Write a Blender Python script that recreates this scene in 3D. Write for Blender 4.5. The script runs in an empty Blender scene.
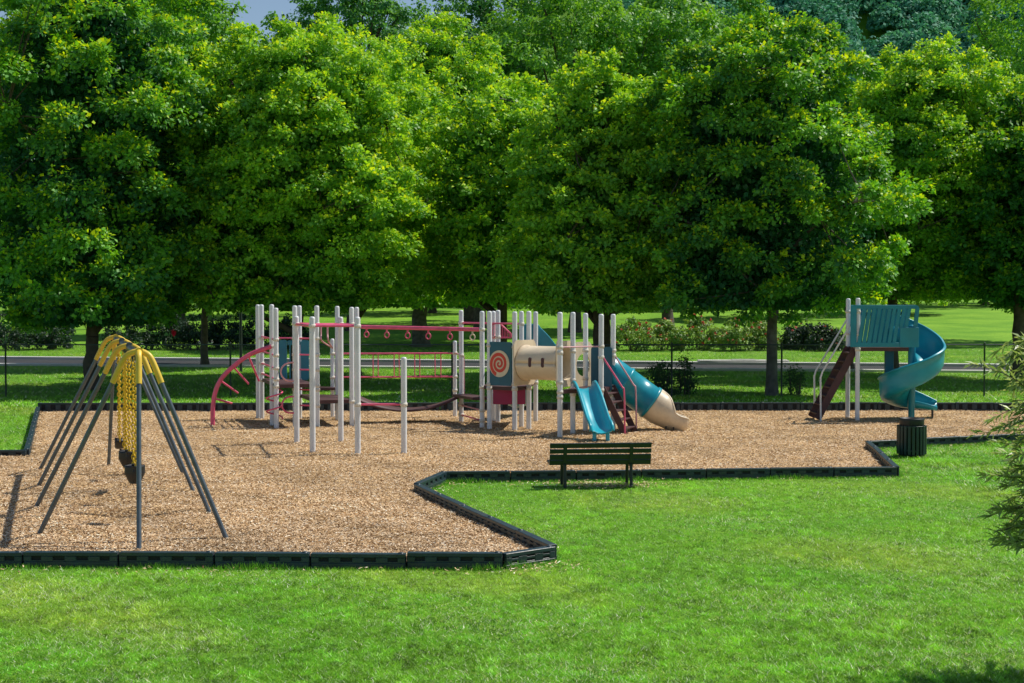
import bpy, math, random
import numpy as np
from mathutils import Vector, Matrix, Quaternion

random.seed(7)
R = math.radians
sc = bpy.context.scene
col = sc.collection
EYE = 3.3
F = 1450.0
PITCH = math.atan(41.5 / F)
MZ = 0.06                       # top of the wood chips

# ------------------------------------------------------------------ layout helpers
def ray(px, py):
    u, v = (px - 512) / F, (341.5 - py) / F
    return Vector((u, math.cos(PITCH) + v * math.sin(PITCH), v * math.cos(PITCH) - math.sin(PITCH)))
def G(px, py, z=0.0):
    d = ray(px, py); t = (z - EYE) / d.z
    return Vector((d.x * t, d.y * t, z))
def P(px, py, D):
    d = ray(px, py); t = D / d.y
    return Vector((d.x * t, D, EYE + d.z * t))
def X(px, D): return P(px, 300, D).x
def Zp(py, D): return P(512, py, D).z

def th(x, y):                   # terrain height
    s = np.maximum(0.0, np.asarray(y, float) - 88)
    z = 0.037 * (s - 9 * (1 - np.exp(-s / 9)))
    t = np.clip((np.asarray(y, float) - 240) / 260, 0, 1); t = t * t * (3 - 2 * t)
    a = np.clip((np.asarray(x, float) + 90) / 170, 0, 1); a = a * a * (3 - 2 * a)
    return z + t * (22 + 105 * a)

# ------------------------------------------------------------------ materials
def mat(name, c, rough=0.5, metal=0.0, var=0.12, scale=6.0, bump=0.0, bscale=60.0, spec=0.5, dirt=None, dirt_amt=0.35):
    m = bpy.data.materials.new(name); m.use_nodes = True
    nt = m.node_tree; N = nt.nodes; L = nt.links
    b = N['Principled BSDF']
    b.inputs['Roughness'].default_value = rough; b.inputs['Metallic'].default_value = metal
    b.inputs['Specular IOR Level'].default_value = spec
    tc = N.new('ShaderNodeTexCoord')
    nz = N.new('ShaderNodeTexNoise'); nz.inputs['Scale'].default_value = scale; nz.inputs['Detail'].default_value = 6
    L.new(tc.outputs['Object'], nz.inputs['Vector'])
    cr = N.new('ShaderNodeValToRGB')
    cr.color_ramp.elements[0].position = 0.3; cr.color_ramp.elements[1].position = 0.7
    lo = [max(0, x * (1 - var)) for x in c]; hi = [min(1, x * (1 + var)) for x in c]
    cr.color_ramp.elements[0].color = (*lo, 1); cr.color_ramp.elements[1].color = (*hi, 1)
    L.new(nz.outputs['Fac'], cr.inputs['Fac'])
    out = cr.outputs['Color']
    if dirt:
        n2 = N.new('ShaderNodeTexNoise'); n2.inputs['Scale'].default_value = scale * 0.6; n2.inputs['Detail'].default_value = 9
        n2.inputs['Roughness'].default_value = 0.7
        L.new(tc.outputs['Object'], n2.inputs['Vector'])
        r2 = N.new('ShaderNodeMapRange'); r2.inputs[1].default_value = 0.5; r2.inputs[2].default_value = 0.75; r2.inputs[4].default_value = dirt_amt
        L.new(n2.outputs['Fac'], r2.inputs[0])
        mx = N.new('ShaderNodeMix'); mx.data_type = 'RGBA'
        L.new(r2.outputs[0], mx.inputs[0]); L.new(out, mx.inputs[6]); mx.inputs[7].default_value = (*dirt, 1)
        out = mx.outputs[2]
    L.new(out, b.inputs['Base Color'])
    rr = N.new('ShaderNodeMapRange'); rr.inputs[3].default_value = max(0.05, rough - 0.12); rr.inputs[4].default_value = min(1, rough + 0.12)
    L.new(nz.outputs['Fac'], rr.inputs[0]); L.new(rr.outputs[0], b.inputs['Roughness'])
    if bump:
        n3 = N.new('ShaderNodeTexNoise'); n3.inputs['Scale'].default_value = bscale; n3.inputs['Detail'].default_value = 5
        L.new(tc.outputs['Object'], n3.inputs['Vector'])
        bp = N.new('ShaderNodeBump'); bp.inputs['Strength'].default_value = bump; bp.inputs['Distance'].default_value = 0.02
        L.new(n3.outputs['Fac'], bp.inputs['Height']); L.new(bp.outputs['Normal'], b.inputs['Normal'])
    return m

def leaf_mat(name, trans=0.45, rough=0.5, tint=(1.25, 1.15, 0.35), spec=0.3, tgain=1.0):
    m = bpy.data.materials.new(name); m.use_nodes = True
    nt = m.node_tree; N = nt.nodes; L = nt.links
    b = N['Principled BSDF']; b.inputs['Roughness'].default_value = rough; b.inputs['Specular IOR Level'].default_value = spec
    at = N.new('ShaderNodeAttribute'); at.attribute_name = 'col'
    L.new(at.outputs['Color'], b.inputs['Base Color'])
    tr = N.new('ShaderNodeBsdfTranslucent')
    mu = N.new('ShaderNodeMix'); mu.data_type = 'RGBA'; mu.blend_type = 'MULTIPLY'; mu.inputs[0].default_value = 1
    L.new(at.outputs['Color'], mu.inputs[6]); mu.inputs[7].default_value = (*[x * tgain for x in tint], 1)
    L.new(mu.outputs[2], tr.inputs['Color'])
    ms = N.new('ShaderNodeMixShader'); ms.inputs[0].default_value = trans
    L.new(b.outputs[0], ms.inputs[1]); L.new(tr.outputs[0], ms.inputs[2])
    L.new(ms.outputs[0], N['Material Output'].inputs['Surface'])
    return m

M = {}
M['post'] = mat('post_paint', (0.74, 0.76, 0.78), 0.4, 0, 0.05, 3, dirt=(0.30, 0.27, 0.22), dirt_amt=0.3)
M['clamp'] = mat('clamp_paint', (0.68, 0.64, 0.56), 0.45, 0, 0.08, 9)
M['pink'] = mat('faded_red_paint', (0.74, 0.105, 0.21), 0.42, 0, 0.2, 4, dirt=(0.62, 0.27, 0.32), dirt_amt=0.4)
M['palepink'] = mat('pale_red_paint', (0.66, 0.33, 0.36), 0.5, 0, 0.2, 4)
M['teal'] = mat('teal_plastic', (0.010, 0.22, 0.30), 0.34, 0, 0.14, 2.5, dirt=(0.06, 0.28, 0.33), dirt_amt=0.3)
M['cyan'] = mat('bright_teal_plastic', (0.015, 0.36, 0.46), 0.32, 0, 0.12, 2.5, dirt=(0.10, 0.40, 0.46), dirt_amt=0.3)
M['mid'] = mat('sea_blue_plastic', (0.010, 0.29, 0.38), 0.32, 0, 0.14, 2.5, dirt=(0.05, 0.33, 0.40), dirt_amt=0.3)
M['tealdark'] = mat('dark_teal_panel', (0.010, 0.10, 0.16), 0.4, 0, 0.15, 3)  # teal of spiral panel and entry walls with their shade put in
M['beige'] = mat('beige_plastic', (0.72, 0.60, 0.43), 0.42, 0, 0.08, 2.5, dirt=(0.33, 0.23, 0.14), dirt_amt=0.45)
M['brown'] = mat('brown_coated_steel', (0.075, 0.030, 0.032), 0.6, 0, 0.25, 5, bump=0.2)
M['maroon'] = mat('maroon_panel', (0.32, 0.010, 0.075), 0.45, 0, 0.15, 3)
M['cream'] = mat('cream_plastic', (0.68, 0.60, 0.44), 0.45, 0, 0.08, 5)
M['red'] = mat('red_plastic', (0.62, 0.05, 0.03), 0.45, 0, 0.1, 5)
M['railwhite'] = mat('white_rail_paint', (0.70, 0.70, 0.70), 0.4, 0, 0.08, 4, dirt=(0.4, 0.36, 0.3), dirt_amt=0.3)
M['galv'] = mat('weathered_steel', (0.10, 0.125, 0.145), 0.42, 0.35, 0.2, 6)
M['yellow'] = mat('yellow_paint', (0.74, 0.50, 0.05), 0.42, 0, 0.1, 5, dirt=(0.35, 0.22, 0.04), dirt_amt=0.3)
M['chain'] = mat('yellow_chain_coating', (0.80, 0.52, 0.012), 0.5, 0, 0.2, 20)
M['rubber'] = mat('black_rubber', (0.012, 0.013, 0.016), 0.5, 0, 0.3, 12)
M['iron'] = mat('dark_hanger_steel', (0.05, 0.055, 0.06), 0.4, 0.6, 0.2, 20)
M['timber'] = mat('green_black_plastic', (0.014, 0.036, 0.050), 0.42, 0, 0.3, 5, bump=0.15, bscale=30, dirt=(0.055, 0.060, 0.055), dirt_amt=0.7)
M['timbercore'] = mat('timber_slot', (0.007, 0.010, 0.012), 0.8, 0, 0.2, 8)
M['bench'] = mat('green_bench_coating', (0.004, 0.015, 0.019), 0.36, 0, 0.25, 7)
M['benchdark'] = mat('bench_frame_paint', (0.006, 0.016, 0.018), 0.4, 0, 0.2, 8)
M['bin'] = mat('green_bin_paint', (0.008, 0.036, 0.034), 0.38, 0, 0.25, 7)
M['bindark'] = mat('bin_liner', (0.007, 0.010, 0.013), 0.5, 0, 0.2, 7)
M['fence'] = mat('dark_fence_steel', (0.045, 0.060, 0.062), 0.5, 0.3, 0.2, 8)
M['asphalt'] = mat('asphalt', (0.036, 0.037, 0.042), 0.9, 0, 0.2, 0.8, bump=0.3, bscale=40)
M['kerb'] = mat('kerb_concrete', (0.58, 0.57, 0.55), 0.85, 0, 0.15, 0.7, bump=0.2)
M['concrete'] = mat('pale_concrete', (0.62, 0.61, 0.58), 0.85, 0, 0.12, 3, bump=0.2)
M['bark'] = mat('bark', (0.075, 0.058, 0.045), 0.9, 0, 0.45, 5, bump=0.9, bscale=14)
M['barkgrey'] = mat('grey_bark', (0.115, 0.105, 0.095), 0.9, 0, 0.45, 5, bump=0.9, bscale=14)
M['brick'] = mat('house_brick', (0.12, 0.085, 0.07), 0.85, 0, 0.3, 8)
M['roof'] = mat('roof_shingle', (0.07, 0.07, 0.075), 0.85, 0, 0.25, 6)
M['trim'] = mat('white_trim', (0.78, 0.78, 0.76), 0.6, 0, 0.05, 4)
M['glass'] = mat('window_glass', (0.03, 0.035, 0.045), 0.12, 0, 0.2, 2)
M['leaf'] = leaf_mat('maple_leaf', 0.30, tint=(2.2, 1.8, 0.4))
M['leaf2'] = leaf_mat('tree_leaf', 0.36, tint=(2.1, 1.7, 0.4))
M['farleaf'] = leaf_mat('far_leaf', 0.3, 0.7, (1.0, 1.0, 0.6))
M['bushleaf'] = leaf_mat('bush_leaf', 0.3)
M['flower'] = leaf_mat('flower_petal', 0.3, 0.6, (1, 1, 1))
M['willow'] = leaf_mat('willow_leaf', 0.42, 0.45, (1.2, 1.15, 0.6), 0.5)
M['blade'] = leaf_mat('grass_blade', 0.35, 0.45, (1.2, 1.15, 0.5), 0.4)
M['chip'] = leaf_mat('wood_chip', 0.0, 0.85, (1, 1, 1), 0.15)

def ground_mat():
    m = bpy.data.materials.new('lawn'); m.use_nodes = True
    nt = m.node_tree; N = nt.nodes; L = nt.links; b = N['Principled BSDF']
    b.inputs['Roughness'].default_value = 0.85; b.inputs['Specular IOR Level'].default_value = 0.15
    tc = N.new('ShaderNodeTexCoord')
    def noise(s, d=6, r=0.6):
        n = N.new('ShaderNodeTexNoise'); n.inputs['Scale'].default_value = s; n.inputs['Detail'].default_value = d
        n.inputs['Roughness'].default_value = r; L.new(tc.outputs['Object'], n.inputs['Vector']); return n
    a = noise(0.22); f = noise(9.0, 8, 0.75)
    r1 = N.new('ShaderNodeValToRGB'); e = r1.color_ramp.elements
    e[0].position = 0.32; e[0].color = (0.105, 0.280, 0.018, 1); e[1].position = 0.68; e[1].color = (0.230, 0.430, 0.035, 1)
    L.new(a.outputs['Fac'], r1.inputs['Fac'])
    r2 = N.new('ShaderNodeValToRGB'); e = r2.color_ramp.elements
    e[0].position = 0.3; e[0].color = (0.45, 0.5, 0.45, 1); e[1].position = 0.7; e[1].color = (1.4, 1.35, 1.3, 1)
    L.new(f.outputs['Fac'], r2.inputs['Fac'])
    mx = N.new('ShaderNodeMix'); mx.data_type = 'RGBA'; mx.blend_type = 'MULTIPLY'; mx.inputs[0].default_value = 1
    L.new(r1.outputs[0], mx.inputs[6]); L.new(r2.outputs[0], mx.inputs[7])
    L.new(mx.outputs[2], b.inputs['Base Color'])
    bp = N.new('ShaderNodeBump'); bp.inputs['Strength'].default_value = 0.8; bp.inputs['Distance'].default_value = 0.05
    L.new(f.outputs['Fac'], bp.inputs['Height']); L.new(bp.outputs['Normal'], b.inputs['Normal'])
    return m
def mulch_mat():
    m = bpy.data.materials.new('wood_chip_bed'); m.use_nodes = True
    nt = m.node_tree; N = nt.nodes; L = nt.links; b = N['Principled BSDF']
    b.inputs['Roughness'].default_value = 0.9; b.inputs['Specular IOR Level'].default_value = 0.1
    tc = N.new('ShaderNodeTexCoord')
    v = N.new('ShaderNodeTexVoronoi'); v.inputs['Scale'].default_value = 26
    L.new(tc.outputs['Object'], v.inputs['Vector'])
    sp = N.new('ShaderNodeSeparateColor'); L.new(v.outputs['Color'], sp.inputs[0])
    r = N.new('ShaderNodeValToRGB'); e = r.color_ramp.elements
    e[0].position = 0.0; e[0].color = (0.15, 0.08, 0.035, 1); e[1].position = 1.0; e[1].color = (0.80, 0.60, 0.33, 1)
    e.new(0.4).color = (0.56, 0.37, 0.19, 1)
    L.new(sp.outputs[0], r.inputs['Fac'])
    n = N.new('ShaderNodeTexNoise'); n.inputs['Scale'].default_value = 0.9; n.inputs['Detail'].default_value = 8; n.inputs['Roughness'].default_value = 0.65
    L.new(tc.outputs['Object'], n.inputs['Vector'])
    r2 = N.new('ShaderNodeValToRGB'); e = r2.color_ramp.elements
    e[0].position = 0.35; e[0].color = (0.6, 0.56, 0.52, 1); e[1].position = 0.65; e[1].color = (1.15, 1.15, 1.15, 1)
    L.new(n.outputs['Fac'], r2.inputs['Fac'])
    mx = N.new('ShaderNodeMix'); mx.data_type = 'RGBA'; mx.blend_type = 'MULTIPLY'; mx.inputs[0].default_value = 1
    L.new(r.outputs[0], mx.inputs[6]); L.new(r2.outputs[0], mx.inputs[7]); L.new(mx.outputs[2], b.inputs['Base Color'])
    bp = N.new('ShaderNodeBump'); bp.inputs['Strength'].default_value = 0.9; bp.inputs['Distance'].default_value = 0.03
    L.new(v.outputs['Distance'], bp.inputs['Height']); L.new(bp.outputs['Normal'], b.inputs['Normal'])
    return m
M['lawn'] = ground_mat(); M['mulch'] = mulch_mat()

# ------------------------------------------------------------------ mesh builder
class MB:
    def __init__(s): s.v = []; s.f = []; s.sm = []; s.mi = []; s.cur = 0
    def add(s, vs, fs, smooth=False):
        o = len(s.v); s.v += [tuple(v) for v in vs]
        for f in fs: s.f.append([i + o for i in f]); s.sm.append(smooth); s.mi.append(s.cur)
    def box(s, c, size, rot=None):
        hx, hy, hz = [q / 2 for q in size]; b = min(hx, hy, hz) * 0.22; b = min(b, 0.012)
        vs = []
        for sx in (-1, 1):                      # chamfered box: 24 vertices
            for sy in (-1, 1):
                for sz in (-1, 1):
                    vs.append(Vector((sx * (hx - b), sy * (hy - b), sz * hz)))
                    vs.append(Vector((sx * (hx - b), sy * hy, sz * (hz - b))))
                    vs.append(Vector((sx * hx, sy * (hy - b), sz * (hz - b))))
        idx = lambda sx, sy, sz, k: ((sx > 0) * 4 + (sy > 0) * 2 + (sz > 0)) * 3 + k
        fs = []
        for z in (-1, 1): fs.append([idx(-1, -1, z, 0), idx(1, -1, z, 0), idx(1, 1, z, 0), idx(-1, 1, z, 0)][::z])
        for y in (-1, 1): fs.append([idx(-1, y, -1, 1), idx(-1, y, 1, 1), idx(1, y, 1, 1), idx(1, y, -1, 1)][::y])
        for x in (-1, 1): fs.append([idx(x, -1, -1, 2), idx(x, 1, -1, 2), idx(x, 1, 1, 2), idx(x, -1, 1, 2)][::x])
        for y in (-1, 1):
            for z in (-1, 1): fs.append([idx(-1, y, z, 0), idx(1, y, z, 0), idx(1, y, z, 1), idx(-1, y, z, 1)])
            for x in (-1, 1): fs.append([idx(x, y, -1, 1), idx(x, y, 1, 1), idx(x, y, 1, 2), idx(x, y, -1, 2)])
        for x in (-1, 1):
            for z in (-1, 1): fs.append([idx(x, -1, z, 0), idx(x, 1, z, 0), idx(x, 1, z, 2), idx(x, -1, z, 2)])
            for y in (-1, 1):
                for z in (-1, 1): fs.append([idx(x, y, z, 0), idx(x, y, z, 1), idx(x, y, z, 2)])
        c = Vector(c)
        if rot is not None: vs = [rot @ v for v in vs]
        s.add([c + v for v in vs], fs)
    def beam(s, a, b, w, h, up=Vector((0, 0, 1))):
        a = Vector(a); b = Vector(b); d = (b - a); l = d.length; d.normalize()
        sd = d.cross(up); sd.normalize(); u = sd.cross(d)
        s.box((a + b) / 2, (l, w, h), Matrix((d, sd, u)).transposed())
    def tube(s, path, r, n=10, caps=True, closed=False):
        pts = [Vector(p) for p in path]; k = len(pts)
        rs = r if isinstance(r, (list, tuple)) else [r] * k
        tg = []
        for i in range(k):
            if closed: t = pts[(i + 1) % k] - pts[i - 1]
            else: t = pts[min(i + 1, k - 1)] - pts[max(i - 1, 0)]
            tg.append(t.normalized())
        ref = Vector((0, 0, 1)) if abs(tg[0].z) < 0.9 else Vector((1, 0, 0))
        nrm = tg[0].cross(ref).normalized(); vs = []
        for i in range(k):
            nrm = (nrm - tg[i] * nrm.dot(tg[i])).normalized(); bn = tg[i].cross(nrm)
            for j in range(n):
                a = 2 * math.pi * j / n
                vs.append(pts[i] + (nrm * math.cos(a) + bn * math.sin(a)) * rs[i])
        fs = []
        for i in range(k if closed else k - 1):
            i2 = (i + 1) % k
            for j in range(n): fs.append([i * n + j, i * n + (j + 1) % n, i2 * n + (j + 1) % n, i2 * n + j])
        s.add(vs, fs, True)
        if caps and not closed:
            s.add(vs[:n], [list(range(n))[::-1]]); s.add(vs[-n:], [list(range(n))])
    def lathe(s, prof, c, n=16):
        c = Vector(c); vs = []
        for r, z in prof:
            for j in range(n):
                a = 2 * math.pi * j / n; vs.append(c + Vector((r * math.cos(a), r * math.sin(a), z)))
        fs = []
        for i in range(len(prof) - 1):
            for j in range(n): fs.append([i * n + j, i * n + (j + 1) % n, (i + 1) * n + (j + 1) % n, (i + 1) * n + j])
        s.add(vs, fs, True)
    def prism(s, poly, z0, z1):
        n = len(poly); vs = [Vector((x, y, z0)) for x, y in poly] + [Vector((x, y, z1)) for x, y in poly]
        s.add(vs, [list(range(n))[::-1], list(range(n, 2 * n))] + [[i, (i + 1) % n, n + (i + 1) % n, n + i] for i in range(n)])
    def plate(s, o, ax, ay, outline, th, holes=None):   # outline in local (u,v), extruded along the normal
        o = Vector(o); ax = Vector(ax).normalized(); ay = Vector(ay).normalized(); nz = ax.cross(ay)
        n = len(outline); vs = [o + ax * u + ay * v - nz * th / 2 for u, v in outline] + [o + ax * u + ay * v + nz * th / 2 for u, v in outline]
        s.add(vs, [list(range(n))[::-1], list(range(n, 2 * n))] + [[i, (i + 1) % n, n + (i + 1) % n, n + i] for i in range(n)])
    def sweep(s, rings, closed_prof=False, smooth=True, capends=False):
        n = len(rings[0]); vs = [v for r in rings for v in r]; fs = []
        for i in range(len(rings) - 1):
            for j in range(n if closed_prof else n - 1):
                j2 = (j + 1) % n
                fs.append([i * n + j, i * n + j2, (i + 1) * n + j2, (i + 1) * n + j])
        s.add(vs, fs, smooth)
    def build(s, name, m, parent=None, solid=0.0, loc=None):
        me = bpy.data.meshes.new(name)
        v = s.v
        if loc is not None: v = [(a - loc[0], b - loc[1], c - loc[2]) for a, b, c in v]
        me.from_pydata(v, [], s.f)
        for i, p in enumerate(me.polygons): p.use_smooth = s.sm[i]; p.material_index = s.mi[i]
        for q in (m if isinstance(m, (list, tuple)) else [m]): me.materials.append(M[q])
        me.validate(); me.update()
        o = bpy.data.objects.new(name, me); col.objects.link(o)
        if loc is not None: o.location = loc
        if solid:
            md = o.modifiers.new('thickness', 'SOLIDIFY'); md.thickness = solid; md.offset = 0
        if parent is not None:
            o.parent = parent; o.matrix_parent_inverse = Matrix.Translation(-Vector(parent.location)) if parent.type == 'EMPTY' else Matrix.Identity(4)
        return o

def tag(o, label=None, cat=None, group=None, kind=None):
    if label: o['label'] = label
    if cat: o['category'] = cat
    if group: o['group'] = group
    if kind: o['kind'] = kind
    return o
def empty(name, loc, label, cat, group=None):
    o = bpy.data.objects.new(name, None); col.objects.link(o); o.location = loc; o.empty_display_size = 0.3
    return tag(o, label, cat, group)
def np_mesh(name, verts, k, colors, m, parent=None, smooth=False):      # N faces of k vertices, own vertices each
    nf = len(verts) // k
    me = bpy.data.meshes.new(name)
    me.vertices.add(len(verts)); me.vertices.foreach_set('co', np.ascontiguousarray(verts, np.float32).ravel())
    me.loops.add(len(verts)); me.loops.foreach_set('vertex_index', np.arange(len(verts), dtype=np.int32))
    me.polygons.add(nf); me.polygons.foreach_set('loop_start', np.arange(0, nf * k, k, dtype=np.int32))
    me.polygons.foreach_set('loop_total', np.full(nf, k, np.int32))
    at = me.attributes.new('col', 'FLOAT_COLOR', 'POINT')
    c4 = np.ones((len(verts), 4), np.float32); c4[:, :3] = np.repeat(np.clip(colors, 0, 1), k, axis=0)
    at.data.foreach_set('color', c4.ravel())
    me.materials.append(M[m]); me.update(calc_edges=True)
    o = bpy.data.objects.new(name, me); col.objects.link(o)
    if parent is not None:
        o.parent = parent; o.matrix_parent_inverse = Matrix.Translation(-Vector(parent.location))
    return o
def arc(c, r, a0, a1, n, ax=Vector((1, 0, 0)), ay=Vector((0, 0, 1))):
    c = Vector(c)
    return [c + ax * (r * math.cos(R(a0 + (a1 - a0) * i / n))) + ay * (r * math.sin(R(a0 + (a1 - a0) * i / n))) for i in range(n + 1)]
def smooth_path(pts, n=6):                                            # Catmull-Rom
    pts = [Vector(p) for p in pts]; out = []
    for i in range(len(pts) - 1):
        p0, p1, p2, p3 = pts[max(i - 1, 0)], pts[i], pts[i + 1], pts[min(i + 2, len(pts) - 1)]
        for k in range(n):
            t = k / n
            out.append(0.5 * ((2 * p1) + (p2 - p0) * t + (2 * p0 - 5 * p1 + 4 * p2 - p3) * t * t + (3 * p1 - p0 - 3 * p2 + p3) * t ** 3))
    return out + [pts[-1]]
def in_poly(x, y, poly):
    ins = np.zeros(len(x), bool); n = len(poly)
    for i in range(n):
        x1, y1 = poly[i]; x2, y2 = poly[(i + 1) % n]
        c = ((y1 > y) != (y2 > y)) & (x < (x2 - x1) * (y - y1) / (y2 - y1 + 1e-12) + x1)
        ins ^= c
    return ins

# ------------------------------------------------------------------ world, sun, camera
SUN = Vector((0.64, 0.31, 1.0)).normalized()
w = bpy.data.worlds.new('World'); sc.world = w; w.use_nodes = True
nt = w.node_tree; bg = nt.nodes['Background']
sky = nt.nodes.new('ShaderNodeTexSky'); sky.sky_type = 'NISHITA'; sky.sun_disc = False
sky.sun_elevation = math.asin(SUN.z); sky.sun_rotation = math.atan2(SUN.x, SUN.y)
sky.air_density = 1.0; sky.dust_density = 0.2; sky.ozone_density = 1.0
nt.links.new(sky.outputs[0], bg.inputs['Color']); bg.inputs['Strength'].default_value = 0.095
sl = bpy.data.lights.new('sun', 'SUN'); sl.energy = 5.0; sl.angle = R(0.5); sl.color = (1.0, 0.94, 0.84)
so = bpy.data.objects.new('sun', sl); col.objects.link(so); so.rotation_euler = (-SUN).to_track_quat('-Z', 'Y').to_euler()
so.location = SUN * 60
cam = bpy.data.cameras.new('camera'); co = bpy.data.objects.new('camera', cam); col.objects.link(co)
cam.sensor_width = 36; cam.lens = 36 * F / 1024; cam.clip_end = 3000; cam.clip_start = 0.1
co.location = (0, 0, EYE); co.rotation_euler = (math.pi / 2 - PITCH, 0, 0)
sc.camera = co
sc.view_settings.view_transform = 'Standard'; sc.view_settings.look = 'None'; sc.view_settings.exposure = 0; sc.view_settings.gamma = 1
sc.cycles.max_bounces = 8; sc.cycles.transparent_max_bounces = 8
try: sc.cycles.use_denoising = True
except Exception: pass

# ------------------------------------------------------------------ ground
def build_ground():
    xs = np.concatenate([np.linspace(-700, -80, 20), np.linspace(-70, 70, 57), np.linspace(80, 700, 20)])
    ys = np.concatenate([np.linspace(-60, 85, 30), np.linspace(88, 240, 60), np.linspace(245, 900, 80)])
    gx, gy = np.meshgrid(xs, ys); gz = th(gx, gy)
    v = np.stack([gx.ravel(), gy.ravel(), gz.ravel()], 1); nx = len(xs)
    f = [(j * nx + i, j * nx + i + 1, (j + 1) * nx + i + 1, (j + 1) * nx + i) for j in range(len(ys) - 1) for i in range(nx - 1)]
    me = bpy.data.meshes.new('ground'); me.from_pydata(v.tolist(), [], f); me.materials.append(M['lawn'])
    me.polygons.foreach_set('use_smooth', [True] * len(f))
    o = bpy.data.objects.new('ground', me); col.objects.link(o); tag(o, kind='structure')
build_ground()

# border outline, at ground level
BORD = [G(*p).xy for p in [(-260, 566), (503, 569), (553, 561), (417, 495), (444, 482.5), (896, 477), (868, 449.5),
                           (1000, 443), (1110, 440)]] + [G(*p, MZ).xy for p in [(1110, 411), (800, 410.5), (400, 410.5), (120, 411), (38, 411)]] + [G(*p).xy for p in [(27, 459), (-260, 461)]]
BORD = [(p.x, p.y) for p in BORD]
HOL = []                         # scuffed hollows (x, y, radius x, radius y)
for px_, py_, a_, b_ in ((126, 520, .7, .9), (121, 503, .7, .8), (115, 487, .7, .8), (112, 478, .7, .8), (602, 446, .7, .9), (694, 430, .9, .8), (936, 414, .8, .8), (819, 420, .7, .7), (628, 440, .6, .8)):
    q_ = G(px_, py_, MZ); HOL.append((q_.x, q_.y, a_, b_))
def chip_h(x, y):
    h = MZ + 0.012 * np.sin(x * 2.1 + 1.5 * np.sin(y * 1.3)) * np.sin(y * 2.7 + x * 0.6) + 0.008 * np.sin(x * 5.3 + y * 3.1) * np.sin(y * 6.1)
    d = np.zeros_like(x)
    for hx, hy, a, b in HOL:
        r = np.sqrt(((x - hx) / a) ** 2 + ((y - hy) / b) ** 2); d = np.maximum(d, np.exp(-(r * 1.5) ** 2)); h = h + 0.03 * np.exp(-((r - 1.25) * 3) ** 2)
    return np.maximum(0.018, h - 0.06 * d), d
def mulch():
    xmin, xmax = min(p[0] for p in BORD), max(p[0] for p in BORD); ymin, ymax = min(p[1] for p in BORD), max(p[1] for p in BORD)
    import bmesh
    bm = bmesh.new(); vs = [bm.verts.new((x, y, 0.012)) for x, y in BORD]
    from mathutils.geometry import tessellate_polygon
    for t3 in tessellate_polygon([[Vector((x, y, 0)) for x, y in BORD]]): bm.faces.new([vs[q] for q in t3])
    bmesh.ops.recalc_face_normals(bm, faces=bm.faces[:])
    st = 0.14; gx = np.arange(max(xmin, -20), min(xmax, 20), st); gy = np.arange(ymin, ymax, st)
    mx_, my_ = np.meshgrid(gx, gy); fx, fy = mx_.ravel(), my_.ravel(); ok = in_poly(fx, fy, BORD).reshape(mx_.shape); hz = chip_h(fx, fy)[0].reshape(mx_.shape)
    vid = {}
    def vv(j, i):
        if (j, i) not in vid: vid[(j, i)] = bm.verts.new((gx[i], gy[j], hz[j, i]))
        return vid[(j, i)]
    full = ok[:-1, :-1] & ok[1:, :-1] & ok[:-1, 1:] & ok[1:, 1:]
    for j, i in zip(*np.nonzero(full)): bm.faces.new((vv(j, i), vv(j, i + 1), vv(j + 1, i + 1), vv(j + 1, i))).smooth = True
    me = bpy.data.meshes.new('wood_chip_ground'); bm.to_mesh(me); bm.free(); me.materials.append(M['mulch'])
    o = bpy.data.objects.new('wood_chip_ground', me); col.objects.link(o); tag(o, kind='structure')
    g = np.random.default_rng(3)
    N = 1200000
    y = ymin + (ymax - ymin) * g.random(N) ** 1.6; x = g.uniform(-0.37, 0.37, N) * (y + 6)
    k = in_poly(x, y, BORD); x, y = x[k], y[k]; x, y = x[:430000], y[:430000]; n = len(x)
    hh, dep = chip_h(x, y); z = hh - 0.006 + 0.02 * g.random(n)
    # bare patch under the bench and a few chips spilled over the edging
    b0 = G(600, 488); m1 = 1500; ex = b0.x + g.normal(0, 0.55, m1); ey = b0.y + 0.25 + g.normal(0, 0.20, m1); m2 = 1400; sx, sy = [], []
    for i in range(7):
        (xa, ya), (xb, yb) = BORD[i], BORD[i + 1]; t = g.random(m2 // 7); sx.append(xa + (xb - xa) * t + g.normal(0, .3, m2 // 7)); sy.append(ya + (yb - ya) * t - np.abs(g.normal(0, .3, m2 // 7)) - .05)
    ex = np.concatenate([ex] + sx); ey = np.concatenate([ey] + sy); ko = ~in_poly(ex, ey, BORD); ex, ey = ex[ko], ey[ko]
    x = np.concatenate([x, ex]); y = np.concatenate([y, ey]); z = np.concatenate([z, 0.018 + 0.012 * g.random(len(ex))]); dep = np.concatenate([dep, np.zeros(len(ex))]); n = len(x)
    yaw = g.random(n) * 2 * np.pi; pit = g.normal(0, 0.28, n); rol = g.normal(0, 0.4, n)
    l = g.uniform(0.016, 0.054, n) / 2; wd = g.uniform(0.007, 0.017, n) / 2
    d = np.stack([np.cos(yaw) * np.cos(pit), np.sin(yaw) * np.cos(pit), np.sin(pit)], 1)
    s = np.stack([-np.sin(yaw) * np.cos(rol), np.cos(yaw) * np.cos(rol), np.sin(rol)], 1)
    c = np.stack([x, y, z + 0.012], 1)
    V = np.stack([c - d * l[:, None] - s * wd[:, None], c + d * l[:, None] - s * wd[:, None] * 0.7, c + d * l[:, None] * 1.1 + s * wd[:, None], c - d * l[:, None] * 0.9 + s * wd[:, None] * 0.8], 1).reshape(-1, 3)
    t = g.random(n)
    pal = np.array([[0.16, 0.09, 0.05], [0.52, 0.345, 0.185], [0.69, 0.485, 0.285], [0.84, 0.645, 0.42], [0.95, 0.83, 0.65]])
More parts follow.
